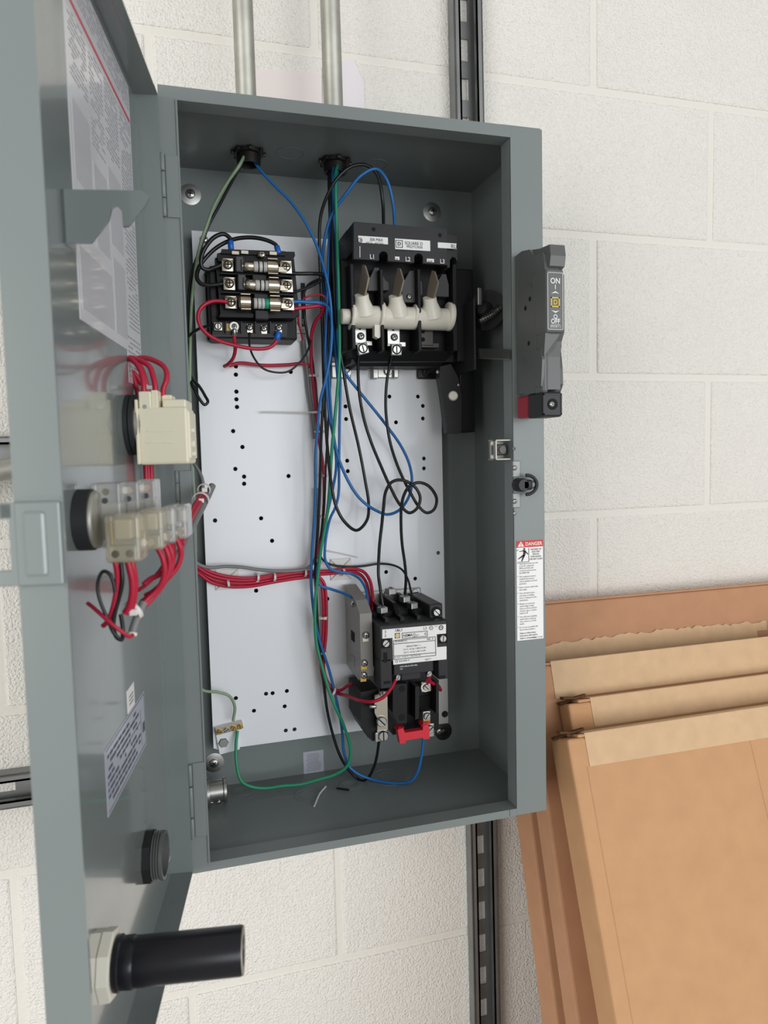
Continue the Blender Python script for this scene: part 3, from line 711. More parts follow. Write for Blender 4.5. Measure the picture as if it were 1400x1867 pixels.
# arc chutes between the poles
for q in ([(683, 488), (690, 488), (703, 512), (708, 514), (709, 529), (671, 530), (672, 512)], [(747, 494), (754, 494), (769, 515), (770, 535), (758, 551), (733, 551), (733, 520)], [(806, 500), (813, 500), (818, 520), (818, 541), (793, 540), (793, 522)]):
    m = MB(); m.pprism(q, .090, .03); m.build('arc_chute', M_chute, dsw)
pscrew(746, 541, .0895, .0032, dsw, 'cross')
# blades and rotor
RC = [W(663, 578, .092), W(720, 580, .092), W(779, 582, .092)]
YR = .092
r0, r1 = W(640, 577, YR), W(822, 583, YR); rax = (r1-r0).normalized()
m = MB()
m.cyl(W(622, 577, YR), W(642, 577.5, YR), .0085, 20); m.cyl(W(638, 577, YR), W(822, 583, YR), .0128, 26)
for x0, x1, r in ((638, 645, .0150), (690, 697, .0165), (752, 757, .0142), (814, 823, .0165)): m.cyl(W(x0, 577, YR), W(x1, 578, YR), r, 28)
m.prism([W(683, 592, .083), W(697, 592, .083), (W(697, 592, .083)+Vector((-.0002, 0, -.012))), W(690, 617, .083), W(683, 613, .083)], (0, .010, 0))
rot_ = m.build('rotor', M_white, dsw, label='white moulded rotor bar')
BASE = []
for tipx, tipy, bx, by in ((667, 483, 659, 543), (731, 489, 721, 545), (794, 494, 783, 548)):
    # conical socket holding the blade
    p1 = W(bx, by-6, .079); p0 = W(bx+4, by+28, .088); ax = (p1-p0)
    m = MB(); L = ax.length; m.lathe(p0, ax, [(.0135, 0), (.0110, L*.35), (.0082, L*.7), (.0078, L), (.0055, L)], 18); m.build('blade_socket', M_white, rot_)
    pb = W(bx, by+4, .080); pt = W(tipx, tipy, .070)
    up = (pt-pb); L = up.length; up.normalize()
    fw = Vector((.30, -.95, .05)).normalized(); fw = (fw-up*fw.dot(up)).normalized(); th = up.cross(fw).normalized()
    poly = [pb-fw*.0065, pb+fw*.0055, pb+up*L*.35+fw*.0080, pb+up*L*.66+fw*.0095, pb+up*L*.98-fw*.001, pb+up*L-fw*.006, pb+up*L*.55-fw*.0075]
    m = MB(); m.prism([p-th*.0010 for p in poly], th*.0020); m.build('blade', mat('oxidised_copper', (178, 166, 148), .4, .6) if 'oxidised_copper' not in MATS else MATS['oxidised_copper'], rot_)
# load terminals
for k, (x0, y0) in enumerate(((645, 588), (706, 590), (767, 592))):
    m = MB(); m.pbox(x0, y0, x0+23, y0+38, .100, .003, .0006); m.pbox(x0, y0+33, x0+34, y0+42, .101, .003, .0006)
    tp = m.build('load_terminal', M_zinc if k < 2 else M_dark, dsw)
    if k < 2:
        pscrew(x0+12.5, y0+25, .100, .0042, tp, 'cross'); screw(W(x0+14.5, y0+48.5, .0965), .0056, tp, 'lug', M_zinc, roll=.0 if k else .25)
        MB().pbox(x0+9, y0+4, x0+13, y0+13, .0992, .0008).build('slot', M_hole, tp)
    else:
        for yy in (12, 27): MB().lathe(W(x0+4, y0+yy, .0998), (0, -1, 0), [(.0026, 0), (.0026, .0003)], 12).build('slot', M_hole, tp)
# steel feet
m = MB(); m.pbox(602, 660, 668, 668, YP-.010, .009, .001); m.pbox(604, 666, 640, 690, YP-.004, .0035, .003); m.build('mounting_foot', M_zinc, dsw)
m = MB(); m.pbox(670, 668, 735, 674, YP-.014, .013, .001); m.pbox(682, 670, 724, 689, YP-.004, .0035, .001); m.build('mounting_foot', M_zinc, dsw)
m = MB(); m.pbox(680, 672, 690, 690, YP-.010, .008, .001); m.build('mounting_foot', M_zinc, dsw); m = MB(); m.pbox(718, 672, 727, 689, YP-.010, .008, .001); m.build('mounting_foot', M_zinc, dsw)
m = MB(); m.pbox(761, 665, 803, 691, YP-.005, .0045, .003); m.build('mounting_foot', M_dark, dsw)
for x, y, mm in ((633, 679, M_zinc), (707, 677, M_zinc), (776, 679, M_dark)): pscrew(x, y, YP-.0045, .0052, dsw, 'slot', mm)
# operating mechanism on the right
m = MB()
m.pbox(833, 490, 864, 660, .100, .058, .002); m.pbox(838, 640, 866, 788, .118, .040, .002)
m.build('mechanism_case', M_blk, dsw)
m = MB(); m.pprism([(803, 668), (822, 664), (836, 690), (842, 726), (841, 790), (815, 790), (806, 720), (801, 690)], .114, .012); ln = m.build('crank_arm', M_blk2, dsw)
c = W(826, 722, .1135); m = MB(); m.lathe(c, (-.35, -.93, 0), [(.0062, 0), (.0062, .002), (.0050, .0045), (.002, .005)], 18); m.build('roller', M_white, ln); 
pscrew(798, 678, .113, .0025, dsw, 'cross'); pscrew(836, 702, .113, .0022, dsw, 'cross')
m = MB(); m.pbox(864, 545, 868, 674, .070, .080, .0008); m.build('link_plate', M_blk2, dsw)
c = W(888, 566, .085); m = MB(); m.lathe(c, (-.75, -.65, .0), [(.0235, 0), (.0235, .0025)], 30); m.lathe(c, (-.75, -.65, .0), [(.009, .002), (.009, .012), (.006, .016)], 18); m.build('operating_disc', M_blk2, dsw)
m = MB(); m.tube([W(874, 586, .066), W(890, 578, .066), W(918, 556, .070)], .0028, 12); m.build('operating_rod', M_zinc, dsw)
m = MB(); 
for k in range(9):
    p = W(880+3.6*k, 583-2.7*k, .066); m.ring(p, W(918, 556, .07)-W(880, 583, .066), .0040, .0028, .0010, 14)
m.build('spring', M_zinc, dsw)
m = MB(); m.pbox(871, 524, 879, 556, .066, .004, .001); m.build('link_arm', M_zinc, dsw)
MB().prism([W(868, 635, .075), WX(930, 637, .3505), WX(930, 655, .3505), W(868, 653, .075)], (0, .0025, 0)).build('support_strap', M_zinc, dsw, label='bright steel support strap')

# ================================================================== CONTROL TRANSFORMER WITH FUSE BLOCK
ctr = thing('control_transformer', 'black control transformer with a three-way fuse block at upper left', 'transformer', W(455, 620, YP))
m = MB(); m.pbox(384, 488, 540, 618, .120, .0395, .002); m.pbox(382, 493, 396, 612, .112, .047, .002)
m.build('core', M_blk, ctr)
m = MB(); m.pbox(376, 494, 386, 620, .150, .0095, .001); m.pbox(386, 610, 530, 622, .150, .0095, .001); 
for x, y in ((380, 501), (524, 612)): m.lathe(W(x, y, .150), (0, -1, 0), [(.005, 0), (.005, .0012)], 14)
m.build('mounting_feet', M_blk, ctr)
m = MB(); m.pprism([(388, 588), (524, 590), (523, 613), (387, 611)], .108, .014)
for x in (412, 440, 466, 493): m.pprism([(x-1, 586), (x+1, 586), (x+1, 606), (x-1, 606)], .102, .01)
tb = m.build('terminal_strip', M_blk2, ctr)
screw(W(397, 596, .107), .0040, tb, 'lug', M_zinc)
MB().pbox(410, 590, 422, 603, .1074, .001).build('yellow_plate', M_yel, tb)
for x, y in ((427, 596), (455, 597), (481, 599), (508, 598)):
    MB().pbox(x-5, y-6, x+6, y+10, .1072, .0012, .0004).build('terminal_plate', M_nick, tb); pscrew(x, y, .1072, .0036, tb, 'cross', M_zinc)
m = MB(); m.ring(W(427, 595, .1040), (0, 1, 0), .0050, .0030, .0010, 18); m.prism([W(423, 602, .104), W(431, 602, .104), W(430, 612, .104), W(424, 612, .104)], (0, .001, 0)); m.build('ring_tongue', M_zinc, tb)
rows = [(415, 484, 521, 488), (418, 518, 523, 522), (421, 552, 525, 555)]
# insulating deck under the fuses
m = MB(); m.pprism([(392, 470), (536, 472), (546, 575), (402, 574)], .108, .012)
m.pprism([(396, 462), (404, 460), (404, 456), (537, 459), (538, 466), (530, 482), (398, 476)], .100, .02)
m.pprism([(404, 454), (520, 458), (520, 466), (404, 462)], .096, .02)
for x0, y, x1 in ((402, 501, 532), (405, 535, 536)): m.pbox(x0, y-1.2, x1, y+1.2, .098, .012)
m.pprism([(402, 571), (462, 572), (462, 579), (400, 578)], .098, .02); m.pprism([(486, 572), (543, 573), (538, 580), (482, 580)], .098, .02)
fb = m.build('fuse_deck', M_blk, ctr)
YFu = .0905
for k, (cx0, cy0, cx1, cy1) in enumerate(rows):
    for (x, y) in ((cx0, cy0), (cx1, cy1)):
        screw(W(x, y, .100), .0052, fb, 'clamp', M_nick, name='clamp_screw')
    for q in ([(x, cy1-11, x+9, cy1+11) for x in (cx1-30,)] if k < 2 else [(cx1-30, cy1-11, cx1-21, cy1+11), (cx0+21, cy0-11, cx0+30, cy0+11)]):
        xa = q[0]-4; xb = q[0]+14
        m = MB(); cc = W((xa+xb)/2, (q[1]+q[3])/2, YFu); L = W(xb, q[1], YFu).x-W(xa, q[1], YFu).x
        o = cc-Vector((L/2, 0, 0)); n = 14; outer = []; 
        for i in range(n+1):
            a = math.radians(-55+ (360-70)*i/n) - math.pi/2 + math.radians(90-0)
            outer.append((math.cos(a)*.0068, math.sin(a)*.0068))
        for i in range(n):   # spring clip open towards the front
            a0 = math.radians(-70+35+ i*290/n); a1 = math.radians(-70+35+(i+1)*290/n)
            f = lambda a, r: Vector((0, math.sin(a-math.radians(0))*r*0, 0))
            pa = [Vector((0, math.cos(a_+math.pi/2+.6-.0)*r, math.sin(a_+math.pi/2+.6)*r)) for a_, r in ((a0, .0071), (a1, .0071), (a1, .0063), (a0, .0063))]
            m.prism([o+p for p in pa], (L, 0, 0))
        for sg in (1, -1): m.boxc(cc+Vector((0, -.004, sg*.0078)), (L, .006, .0012), None, .0003)
        m.boxc(cc+Vector((L*.9, .006, 0)), (L*1.4, .0015, .006), None, .0004)
        m.build('fuse_clip', M_nick, fb)
for (x, y) in ((432, 490), (436, 523)):   # dark reject post on the left of the two upper rows
    m = MB(); m.pbox(x-2, y-23, x+12, y+5, .090, .016, .001); m.pbox(x+8, y-18, x+13, y+2, .088, .010, .0006); m.build('reject_post', M_chute, fb)
for x, y in ((428, 461), (445, 460), (476, 465), (497, 462)):
    MB().pbox(x-6, y-4, x+8, y+3, .0945, .002, .0005).build('jumper_lug', M_nick, fb)
pscrew(477, 464, .0943, .004, fb, 'cross', M_nick)
m = MB(); m.pbox(460, 500, 486, 513, .094, .012, .001); m.pbox(463, 535, 489, 546, .094, .012, .001); m.pbox(465, 565, 490, 582, .094, .012, .001); m.build('spacer', M_blk2, fb)
# the three fuses
def fuse(label, x0, y0, x1, y1, bands):
    p0, p1 = W(x0, y0, YFu), W(x1, y1, YFu); ax = p1-p0; L = ax.length
    root = thing('fuse', label, 'fuse', p0, 'cartridge fuses in the fuse block')
    for a, b_, r, mm, nm in bands:
        m = MB(); m.cyl(p0+ax*a, p0+ax*b_, r, 20); m.build(nm, mm, root)
    return root, p0, ax
ST = [(0, .06, .0030, M_nick, 'tip'), (.06, .33, .0060, M_nick, 'end_cap'), (.33, .72, .0056, M_fcase, 'case'), (.44, .48, .00575, M_ink, 'printed_band'), (.56, .60, .00575, M_ink, 'printed_band'), (.62, .64, .00575, M_gink, 'printed_band'), (.72, 1.0, .0060, M_nick, 'end_cap')]
fuse('uppermost silver cartridge fuse in the fuse block', 440, 485, 507, 488, ST)
fuse('middle silver cartridge fuse in the fuse block', 443, 519, 510, 522, ST)
fuse('lowest cartridge fuse, with a teal green band', 436, 552, 512, 555, [(0, .26, .0060, M_nick, 'end_cap'), (.26, .34, .0057, M_hole, 'gap_band'), (.34, .60, .0057, M_fcase, 'case'), (.42, .44, .00585, M_ink, 'printed_band'), (.50, .56, .00585, M_gink, 'printed_band'), (.60, .72, .0057, M_teal, 'teal_band'), (.72, 1.0, .0060, M_nick, 'end_cap')])

# ================================================================== MOTOR STARTER (contactor and overload relay)
ms = thing('motor_starter', 'black contactor with a white printed face at the plate bottom right', 'contactor', W(740, 1340, YP))
YC = .056
m = MB(); m.pbox(640, 1076, 768, 1140, YP-.004, .0035, .002); m.pbox(795, 1236, 819, 1322, .118, .004, .002); m.build('steel_back_plate', M_zinc, ms)
for x, y in ((659, 1087), (706, 1082), (756, 1080)): pscrew(x, y, YP-.004, .0048, ms, 'slot')
MB().lathe(W(811, 1302, .1178), (0, -1, 0), [(.0042, 0), (.0042, .0004)], 16).build('hole', M_hole, ms)
a = R(693, 1136, 818, 1250, YC); X0, X1, Z0, Z1 = a
m = MB()
m.box(X0, X1, YC+.0015, YC+.045, Z0+.030, Z1, .0018)
m.box(X0, X0+.014, YC+.0015, YC+.03, Z0, Z0+.034, .001); m.box(X1-.0125, X1, YC+.0015, YC+.03, Z0+.003, Z0+.036, .001)
m.build('housing', M_blk2, ms)
m = MB(); m.box(X0+.004, X1-.004, YC+.044, YP-.004, Z0+.012, Z1+.006, .002); m.build('rear_housing', M_blk, ms)
# barrier fins on top
for px_, zt in ((703, .014), (731, .016), (761, .016)):
    xx = W(px_, 1126, .075).x
    m = MB(); m.prism([(xx-.0022, .070, Z1-.001), (xx-.0022, .070, Z1+.0045), (xx-.0022, .088, Z1+.0050), (xx-.0022, .100, Z1+zt), (xx-.0022, .150, Z1+zt+.002), (xx-.0022, .150, Z1-.001)], (.0044, 0, 0)); m.build('barrier_fin', M_blk, ms)
a = R(783, 1101, 807, 1133, .075)
m = MB(); m.box(a[0], a[1], .075, .150, Z1-.002, a[3], .0015); m.build('terminal_block', M_blk2, ms)
xm = (a[0]+a[1])/2; zc = W(794, 1116, .075).z
m = MB(); m.lathe((xm, .0748, zc), (0, -1, 0), [(.0066, 0), (.0066, .0003)], 18); m.build('screw_well', M_hole, ms); screw((xm, .0745, zc), .0045, ms, 'slot', M_zinc, roll=2.3)
for x, y in ((697, 1112), (752, 1104), (738, 1092), (712, 1078), (793, 1132)):
    m = MB(); m.boxc(W(x, y, .092), (.010, .010, .0075), Matrix.Rotation(.3, 3, 'Z'), .001); tt = m.build('terminal_clamp', M_zinc, ms); screw(W(x, y-4, .092), .0034, tt, 'cross', M_zinc, (0, -.2, 1))
# printed face plate
Yf = YC+.0010
m = MB()
m.pprism([(697, 1148), (813, 1138), (813, 1155), (796, 1156.5), (797, 1180), (814, 1178.5), (814, 1202), (717, 1212), (715.5, 1163), (697, 1164.5)], Yf, .0008); m.m = 1; yt = Yf-.0003
def T(tx, x, y, h, sx=1, al='LEFT', b=0): m.text(tx, W(x, y, yt), h, sx=sx, align=al, bold=b)
T('3', 701, 1154.5, .0030); T('2', 701, 1161.5, .0030); T('1&L1', 720, 1152, .0030, 1, 'LEFT', .01); T('L2', 772, 1148, .0030); T('NEMA', 735, 1161.5, .0030, .95, 'LEFT', .01)
for k, tx in enumerate(('SIZE', 'TAMANO', 'TAILLE')): T(tx, 752.5, 1157+2.6*k, .0012)
T('0', 774, 1158, .0030); T('8536SBO1S', 720, 1171.5, .0022, .95); T('SER. A', 778, 1167.3, .0021)
T('HP/kW MAX 1~', 754, 1179.0, .0019, .95, 'CENTER'); T('115 V~ 60 Hz 1 HP/0.75 kW', 756, 1184, .0019, .86, 'CENTER'); T('230 V~ 60 Hz 2 HP/1.5 kW', 756, 1189.4, .0019, .86, 'CENTER')
T('Ith 18 A   Ui 600 V~   Max 50/60 Hz', 719, 1200.5, .0016, .92); T('SQUARE D', 727, 1207, .0019); T('Assembled in', 775, 1202.5, .0011, .9); T('Mexico', 775, 1204.6, .0011, .9)
def line(x0, y0, x1, y1, w_=.0003):
    p, q = W(x0, y0, yt), W(x1, y1, yt); d = (q-p).normalized(); n_ = Vector((0, 1, 0)).cross(d)*w_; m.prism([p-n_, q-n_, q+n_, p+n_], (0, .0002, 0))
for q in ((733, 1154.5, 779, 1150.5), (779, 1150.5, 779.2, 1160), (779.2, 1160, 733.5, 1164), (733.5, 1164, 733, 1154.5), (717.5, 1168, 793.5, 1161), (793.5, 1161, 794.5, 1195), (794.5, 1195, 718, 1202.7), (718, 1202.7, 717.5, 1168), (717.7, 1174.5, 793.7, 1167.8), (718, 1196.5, 794.4, 1190)): line(*q)
m.ring(W(786, 1145, yt), (0, 1, 0), .0024, .0019, .0002, 18); T('UL', 783.8, 1146, .0016); m.ring(W(804, 1144.5, yt), (0, 1, 0), .0029, .0020, .0002, 18); T('SA', 801.7, 1146, .0022, .9); T('LISTED', 792, 1143, .0009)
pq = W(724.5, 1159, yt); frame(m, pq.x, pq.z, .0030, .0004, yt); pq2 = W(723, 1206.2, yt); frame(m, pq2.x, pq2.z, .0013, .0003, yt)
m.m = 2; pq.y = yt-.0001; frame(m, pq.x, pq.z, .0026, .0008, yt-.0002); m.text('D', (pq.x, yt-.0002, pq.z-.0012), .0026, align='CENTER', bold=.02)
m.build('face_plate', [M_lab, M_ink, M_yink], ms, label='white printed face plate')
for x, y, rl in ((703, 1173, .7), (807, 1164, 1.5)):
    MB().pbox(x-8, y-9, x+8, y+9, YC+.0012, .0005).build('screw_well', M_hole, ms); pscrew(x, y, YC+.001, .0042, ms, 'slot', M_zinc, rl)
for q in ((699.5, 1190, 706, 1208), (700, 1242, 712, 1247), (800, 1232, 812, 1237)): MB().pbox(*q, YC+.0010, .0006).build('recess', M_hole, ms)
m = MB(); a = R(718, 1206, 790, 1228, YC+.002); m.box(a[0], a[1], YC+.002, YC+.02, a[2], a[3], .0008); m.m = 1
m.text('31091-406-20 24V 60Hz', W(729, 1217, YC+.0014), .0017, sx=.86, bold=.02); m.text('V031', W(729, 1221, YC+.0014), .0012, bold=.02); m.build('coil_bar', [M_blk2, M_wink], ms)
m = MB(); a = R(731, 1224, 768, 1240, YC+.006); m.box(a[0], a[1], YC+.006, YC+.03, a[2], a[3], .0015); m.build('coil_nose', M_blk2, ms)
for x, y in ((725, 1233), (782, 1226)):
    m = MB(); m.pbox(x-4, y-7, x+5, y+8, .066, .006, .0006); tt = m.build('coil_terminal', M_zinc, ms); pscrew(x+.5, y+1, .066, .0031, tt, 'slot')
# overload relay underneath
m = MB(); m.pprism([(716, 1244), (800, 1240), (800, 1330), (716, 1340)], .100, .055)
m.pprism([(716, 1248), (742, 1246), (742, 1318), (725, 1320), (716, 1300)], .078, .03); m.pprism([(757, 1252), (764, 1251), (764, 1310), (757, 1312)], .078, .03)
m.pprism([(795, 1244), (800, 1243), (800, 1300), (795, 1301)], .078, .03)
m.build('relay_body', M_blk, ms)
for q in ((742, 1262, 757, 1322), (764, 1268, 795, 1296)): MB().pbox(*q, .0985, .001).build('recess', M_hole, ms)
m = MB(); m.pprism([(658, 1262), (690, 1256), (690, 1340), (680, 1352), (670, 1344), (658, 1320)], .088, .06); m.build('relay_side', M_blk, ms)
m = MB(); m.pprism([(683, 1268), (706, 1260), (707, 1330), (688, 1332), (688, 1310), (683, 1300)], .078, .004); st = m.build('heater_strip', M_nick, ms, label='bright metal heater strip')
pscrew(695, 1315, .0778, .0062, st, 'slot'); MB().cyl(W(674, 1288, .076), W(686, 1288, .076), .0026, 12).build('pin', M_zinc, st)
pscrew(697, 1264, .0778, .004, st, 'slot')
m = MB(); m.pbox(687, 1330, 707, 1352, .084, .008, .001); m.pbox(684, 1336, 690, 1354, .082, .01, .001); tt = m.build('load_clamp', M_zinc, ms); pscrew(698, 1341, .084, .0062, tt, 'slot', M_zinc, 1.57)
for x, y in ((733, 1256), (733, 1308)): MB().lathe(W(x, y, .0778), (0, -1, 0), [(.0038, 0), (.0038, .0003)], 16).build('hole', M_hole, ms)
m = MB(); m.pbox(768, 1243, 786, 1262, .0815, .003, .001); tt = m.build('load_clamp', M_zinc, ms); m = MB(); m.ring(W(776, 1253, .0800), (0, 1, 0), .0058, .0040, .0016, 22); m.build('washer', M_white, tt); pscrew(777, 1253, .081, .0042, tt, 'slot')
m = MB(); m.pbox(771, 1297, 785, 1322, .082, .003, .0008); tt = m.build('load_clamp', M_zinc, ms); pscrew(778, 1305, .082, .0044, tt, 'slot'); MB().pbox(772, 1313, 784, 1318, .0815, .001).build('brass_bit', M_brass, tt)
m = MB(); m.pbox(772, 1320, 792, 1345, .086, .01, .001); tt = m.build('load_clamp', M_zinc, ms); pscrew(783, 1329, .0858, .0052, tt, 'slot')
pscrew(800, 1333, .12, .004, ms, 'cross'); 
m = MB(); m.pprism([(725, 1331), (735, 1327), (738, 1336), (771, 1331), (771, 1323), (779, 1321), (783, 1327), (783, 1347), (772, 1348), (770, 1345), (740, 1350), (739, 1355), (729, 1356)], .072, .009); m.build('reset_bar', M_redp, ms, label='bright red plastic reset bar')
m = MB(); m.pprism([(768, 1324), (772, 1319), (786, 1318), (780, 1324)], .074, .012); m.pprism([(722, 1332), (728, 1327), (737, 1326), (732, 1332)], .074, .012); m.build('reset_bar_lug', M_redp, ms)
# smoked auxiliary contact on the left
ax0 = W(632, 1170, .152).x; yfr = WX(657, 1170, ax0).y; ax1 = W(679, 1170, yfr).x
za, zb = W(662, 1252, yfr).z, W(662, 1100, yfr).z
m = MB(); m.prism([(ax0, .154, za+.006), (ax0, yfr+.012, za+.004), (ax0, yfr, za+.012), (ax0, yfr, zb-.012), (ax0, yfr+.02, zb), (ax0, .154, zb+.010)], (ax1-ax0, 0, 0)); au = m.build('auxiliary_contact', M_smoke, ms, label='smoky clear auxiliary contact block')
for x, y in ((667, 1158), (664, 1209), (663, 1231)):
    MB().pbox(x-6, y-3, x+5, y+12, yfr-.0008, .0008, .0002).build('contact_plate', M_brass if y > 1200 else M_nick, au); pscrew(x, y, yfr-.0008, .0042, au, 'cross')
for x, y in ((643, 1100), (664, 1102), (674, 1120)): pscrew(x, y, yfr+.03, .0042, au, 'cross')
for y in (1160, 1205):
    p = WX(643, y, ax0-.0002); MB().boxc(p, (.0006, .016, .012), None, .0002).build('window', M_hole if y < 1180 else M_smoke, au)
m = MB(); m.boxc((ax0+.012, (yfr+.154)/2+.01, (za+zb)/2), (.008, .05, .06), None, .002); m.build('contact_carrier', M_chute, au)
m = MB(); m.pbox(643, 1282, 652, 1296, .150, .008, .001); m.build('side_tab', M_chute, ms)

# ================================================================== DEVICES ON THE DOOR
# cream selector switch module
c0 = WD(232, 777, -DT); s_, _, z_ = dl(c0); s_ = .088; z_ = dl(WS(236, 775, .088)).z
sel = thing('selector_switch', 'cream selector switch module with a black ring on the open door', 'switch', D(s_, -DT, z_))
m = MB(); m.lathe(D(s_, -DT+.0002, z_), DN, [(.0245, 0), (.0245, .003), (.0228, .0035), (.0245, .004), (.0245, .0075), (.0225, .008)], 32); m.build('sealing_ring', M_rub, sel)
m = MB(); m.lathe(D(s_, -.0127, z_), DN, [(.0220, 0), (.0220, .002), (.018, .004), (.018, .006), (.008, .006), (.008, .012)], 28); m.build('mounting_nut', M_galv, sel)
e0 = dl(WS(250, 848, .106)); e1 = dl(WS(347, 800, .106)); zt = dl(WS(290, 742, .106)).z; zb = e0.z
t0_, t1_ = e0.y+.0005, e1.y
m = MB(); m.dbox(.066, .106, t0_+.0015, t1_-.0015, zb, zt, .0022); m.dbox(.068, .104, t1_-.004, t1_, zb+.004, zt-.003, .0015); m.build('module_body', M_cream, sel)
m = MB(); m.dbox(.064, .108, t0_, t0_+.0022, zb+.0005, zt+.006, .0006); m.build('module_flange', M_cream, sel)
m = MB(); m.dbox(.084, .106, t0_+.003, t0_+.0125, zt-.001, zt+.0125, .001); m.dbox(.084, .1045, t0_+.0125, t0_+.0175, zt-.001, zt+.0135, .0006); m.build('terminal_shroud', M_cream, sel)
m = MB(); m.dbox(.066, .100, t0_+.020, t1_-.003, zt-.001, zt+.0065, .0015); m.dbox(.07, .09, t0_+.018, t0_+.026, zt, zt+.011, .001); m.build('rear_shroud', M_cream, sel)
for dz in (.016, .027, .008): MB().cyl(D(.096, t1_-.0005, zb+dz), D(.096, t1_+.0025, zb+dz), .0022 if dz != .016 else .0034, 12).build('end_pin', M_white, sel)
for dz, q in ((.017, 0), (.026, 0)): MB().dbox(.1058, .1064, t0_+.008, t1_-.012, zb+dz, zb+dz+.0012, .0002).build('moulded_rib', M_cream, sel)
pz = dl(WS(285, 745, .106)); screw(D(.1062, t0_+.0075, zt+.0005), .0016, sel, 'slot', M_zinc, -DU)

# clear contact block stack of the pilot device
sp, zp = .238, dl(WS(150, 948, .238)).z
pb = thing('push_button', 'push button with a black ring and stacked clear contact blocks on the door', 'push button', D(sp, -DT, zp))
m = MB(); m.lathe(D(sp, -DT+.0002, zp), DN, [(.0190, 0), (.0190, .0085), (.0180, .009)], 34); m.build('sealing_ring', M_rub, pb)
m = MB(); m.lathe(D(sp, -.0117, zp), DN, [(.0178, 0), (.0178, .0015), (.0165, .003)], 30); m.build('collar', M_galv, pb)
def dr(px0, py0, px1, py1, s): a_, b2 = dl(WS(px0, py1, s)), dl(WS(px1, py0, s)); return a_.y, b2.y, a_.z, b2.z
blocks = [(168, 880, 218, 1000, .236), (219, 878, 252, 985, .215), (252, 874, 282, 960, .195)]
for k, (x0, y0, x1, y1, s) in enumerate(blocks):
    a = dr(x0, y0, x1, y1, s); m = MB(); m.dbox(s-.022, s, a[0]+.0003, a[1]-.0003, a[2], a[3], .0012)
    m.dbox(s-.0005, s+.0012, a[0]+.001, a[0]+.004, a[2], a[3]-.001, .0005); bk = m.build('contact_block', M_clear, pb)
    mid = (a[0]+a[1])/2
    screw(D(s+.0002, mid+.0006, a[3]-.0055), .0022, bk, 'cross', M_nick, -DU)
    MB().lathe(D(s+.0004, mid, a[3]-.011), -DU, [(.0019, 0), (.0017, .0006)], 12).build('terminal_slot', M_chute, bk)
    MB().dbox(s-.016, s-.006, a[0]+.003, a[1]-.002, a[2]+.004, a[3]-.013, .001).build('contact_carrier', M_white, bk)
amb = [(192, 938, 253, 1028, .262), (254, 928, 296, 1004, .238), (296, 922, 318, 992, .222), (318, 921, 340, 983, .212)]
for k, (x0, y0, x1, y1, s) in enumerate(amb):
    a = dr(x0, y0, x1, y1, s); m = MB(); m.dbox(s-.026, s, a[0]+.0003, a[1]-.0003, a[2], a[3], .0018)
    m.dbox(s-.001, s+.002, a[0]+.002, a[1]-.002, a[2]+.001, a[2]+(a[3]-a[2])*.38, .001); bk = m.build('lamp_block' if k == 0 else 'contact_block', M_amber if k < 2 else M_clear, pb, label='amber tinted clear block' if k == 0 else None)
    for u in ((.32, .72) if k == 0 else (.5,)):
        screw(D(s+.0022, a[0]+(a[1]-a[0])*u, a[2]+(a[3]-a[2])*.2), .0023, bk, 'cross', M_nick, -DU)
    MB().dbox(s-.018, s-.004, a[0]+(a[1]-a[0])*.25, a[0]+(a[1]-a[0])*.75, a[2]+(a[3]-a[2])*.48, a[3]-.003, .0012).build('contact_carrier', M_white if k else M_cream, bk)
    if k == 0: MB().dbox(s-.010, s-.004, a[0]+.0022, a[0]+.0042, a[2]+.010, a[3]-.004, .0004).build('brass_strip', M_brass, bk)
# grommet plug
sg, zg = .104, dl(WS(280, 1560, .104)).z
gp = thing('hole_plug', 'grey threaded hole plug with a black nut low on the door', 'plug', D(sg, -DT, zg))
m = MB(); m.lathe(D(sg, -DT, zg), DN, [(.0215, 0), (.0215, .006)], 8, smooth=False); m.build('nut', M_blk2, gp)
m = MB(); m.lathe(D(sg, -DT+.006, zg), DN, [(.0188, 0), (.0196, .001), (.0184, .002), (.0196, .003), (.0184, .004), (.0196, .005), (.0184, .006), (.0194, .007), (.019, .0095), (.0165, .0095), (.0165, .003)], 30, cap=False); m.lathe(D(sg, -DT+.009, zg), DN, [(.0166, 0), (.0166, .0003)], 24); m.build('threaded_barrel', M_chute if False else M_hgrey, gp)
# black tube with white nut
st_, zt_ = .262, dl(WS(190, 1760, .262)).z
tu = thing('reset_extension', 'glossy black tube in a white hex nut, bottom of the door', 'reset plunger', D(st_, -DT, zt_))
q0 = dl(WS(215, 1756, st_)); q1 = dl(WS(442, 1737, st_)); rad = (dl(WS(440, 1699, st_)).z-dl(WS(440, 1778, st_)).z)/2
m = MB(); m.lathe(D(st_, -DT, q0.z), DN, [(.0205, 0), (.0205, .0058), (.0190, .0062)], 8, smooth=False); m.lathe(D(st_, -DT+.0062, q0.z), DN, [(.0190, 0), (.0208, .0008), (.0205, .0068), (.0185, .0075)], 8, smooth=False); m.build('hex_nut', M_white, tu, label='white plastic hex nut')
m = MB(); m.lathe(D(st_, q0.y-.001, q0.z), DN, [(rad*1.10, 0), (rad*1.12, .003), (rad*1.04, .004), (rad*1.06, .010), (rad*1.0, .012)], 30); m.build('collar', M_tube, tu)
m = MB(); m.lathe(D(st_, q0.y+.008, q0.z), DN, [(rad, 0), (rad, q1.y-q0.y-.009), (rad*.97, q1.y-q0.y-.008), (rad*.6, q1.y-q0.y-.008), (rad*.5, q1.y-q0.y-.012)], 32); m.build('barrel', M_tube, tu)
MB().ring(D(st_, q1.y+.0002, q0.z), DN, rad*.97, rad*.62, .0006, 30).build('end_ring', M_galv, tu)

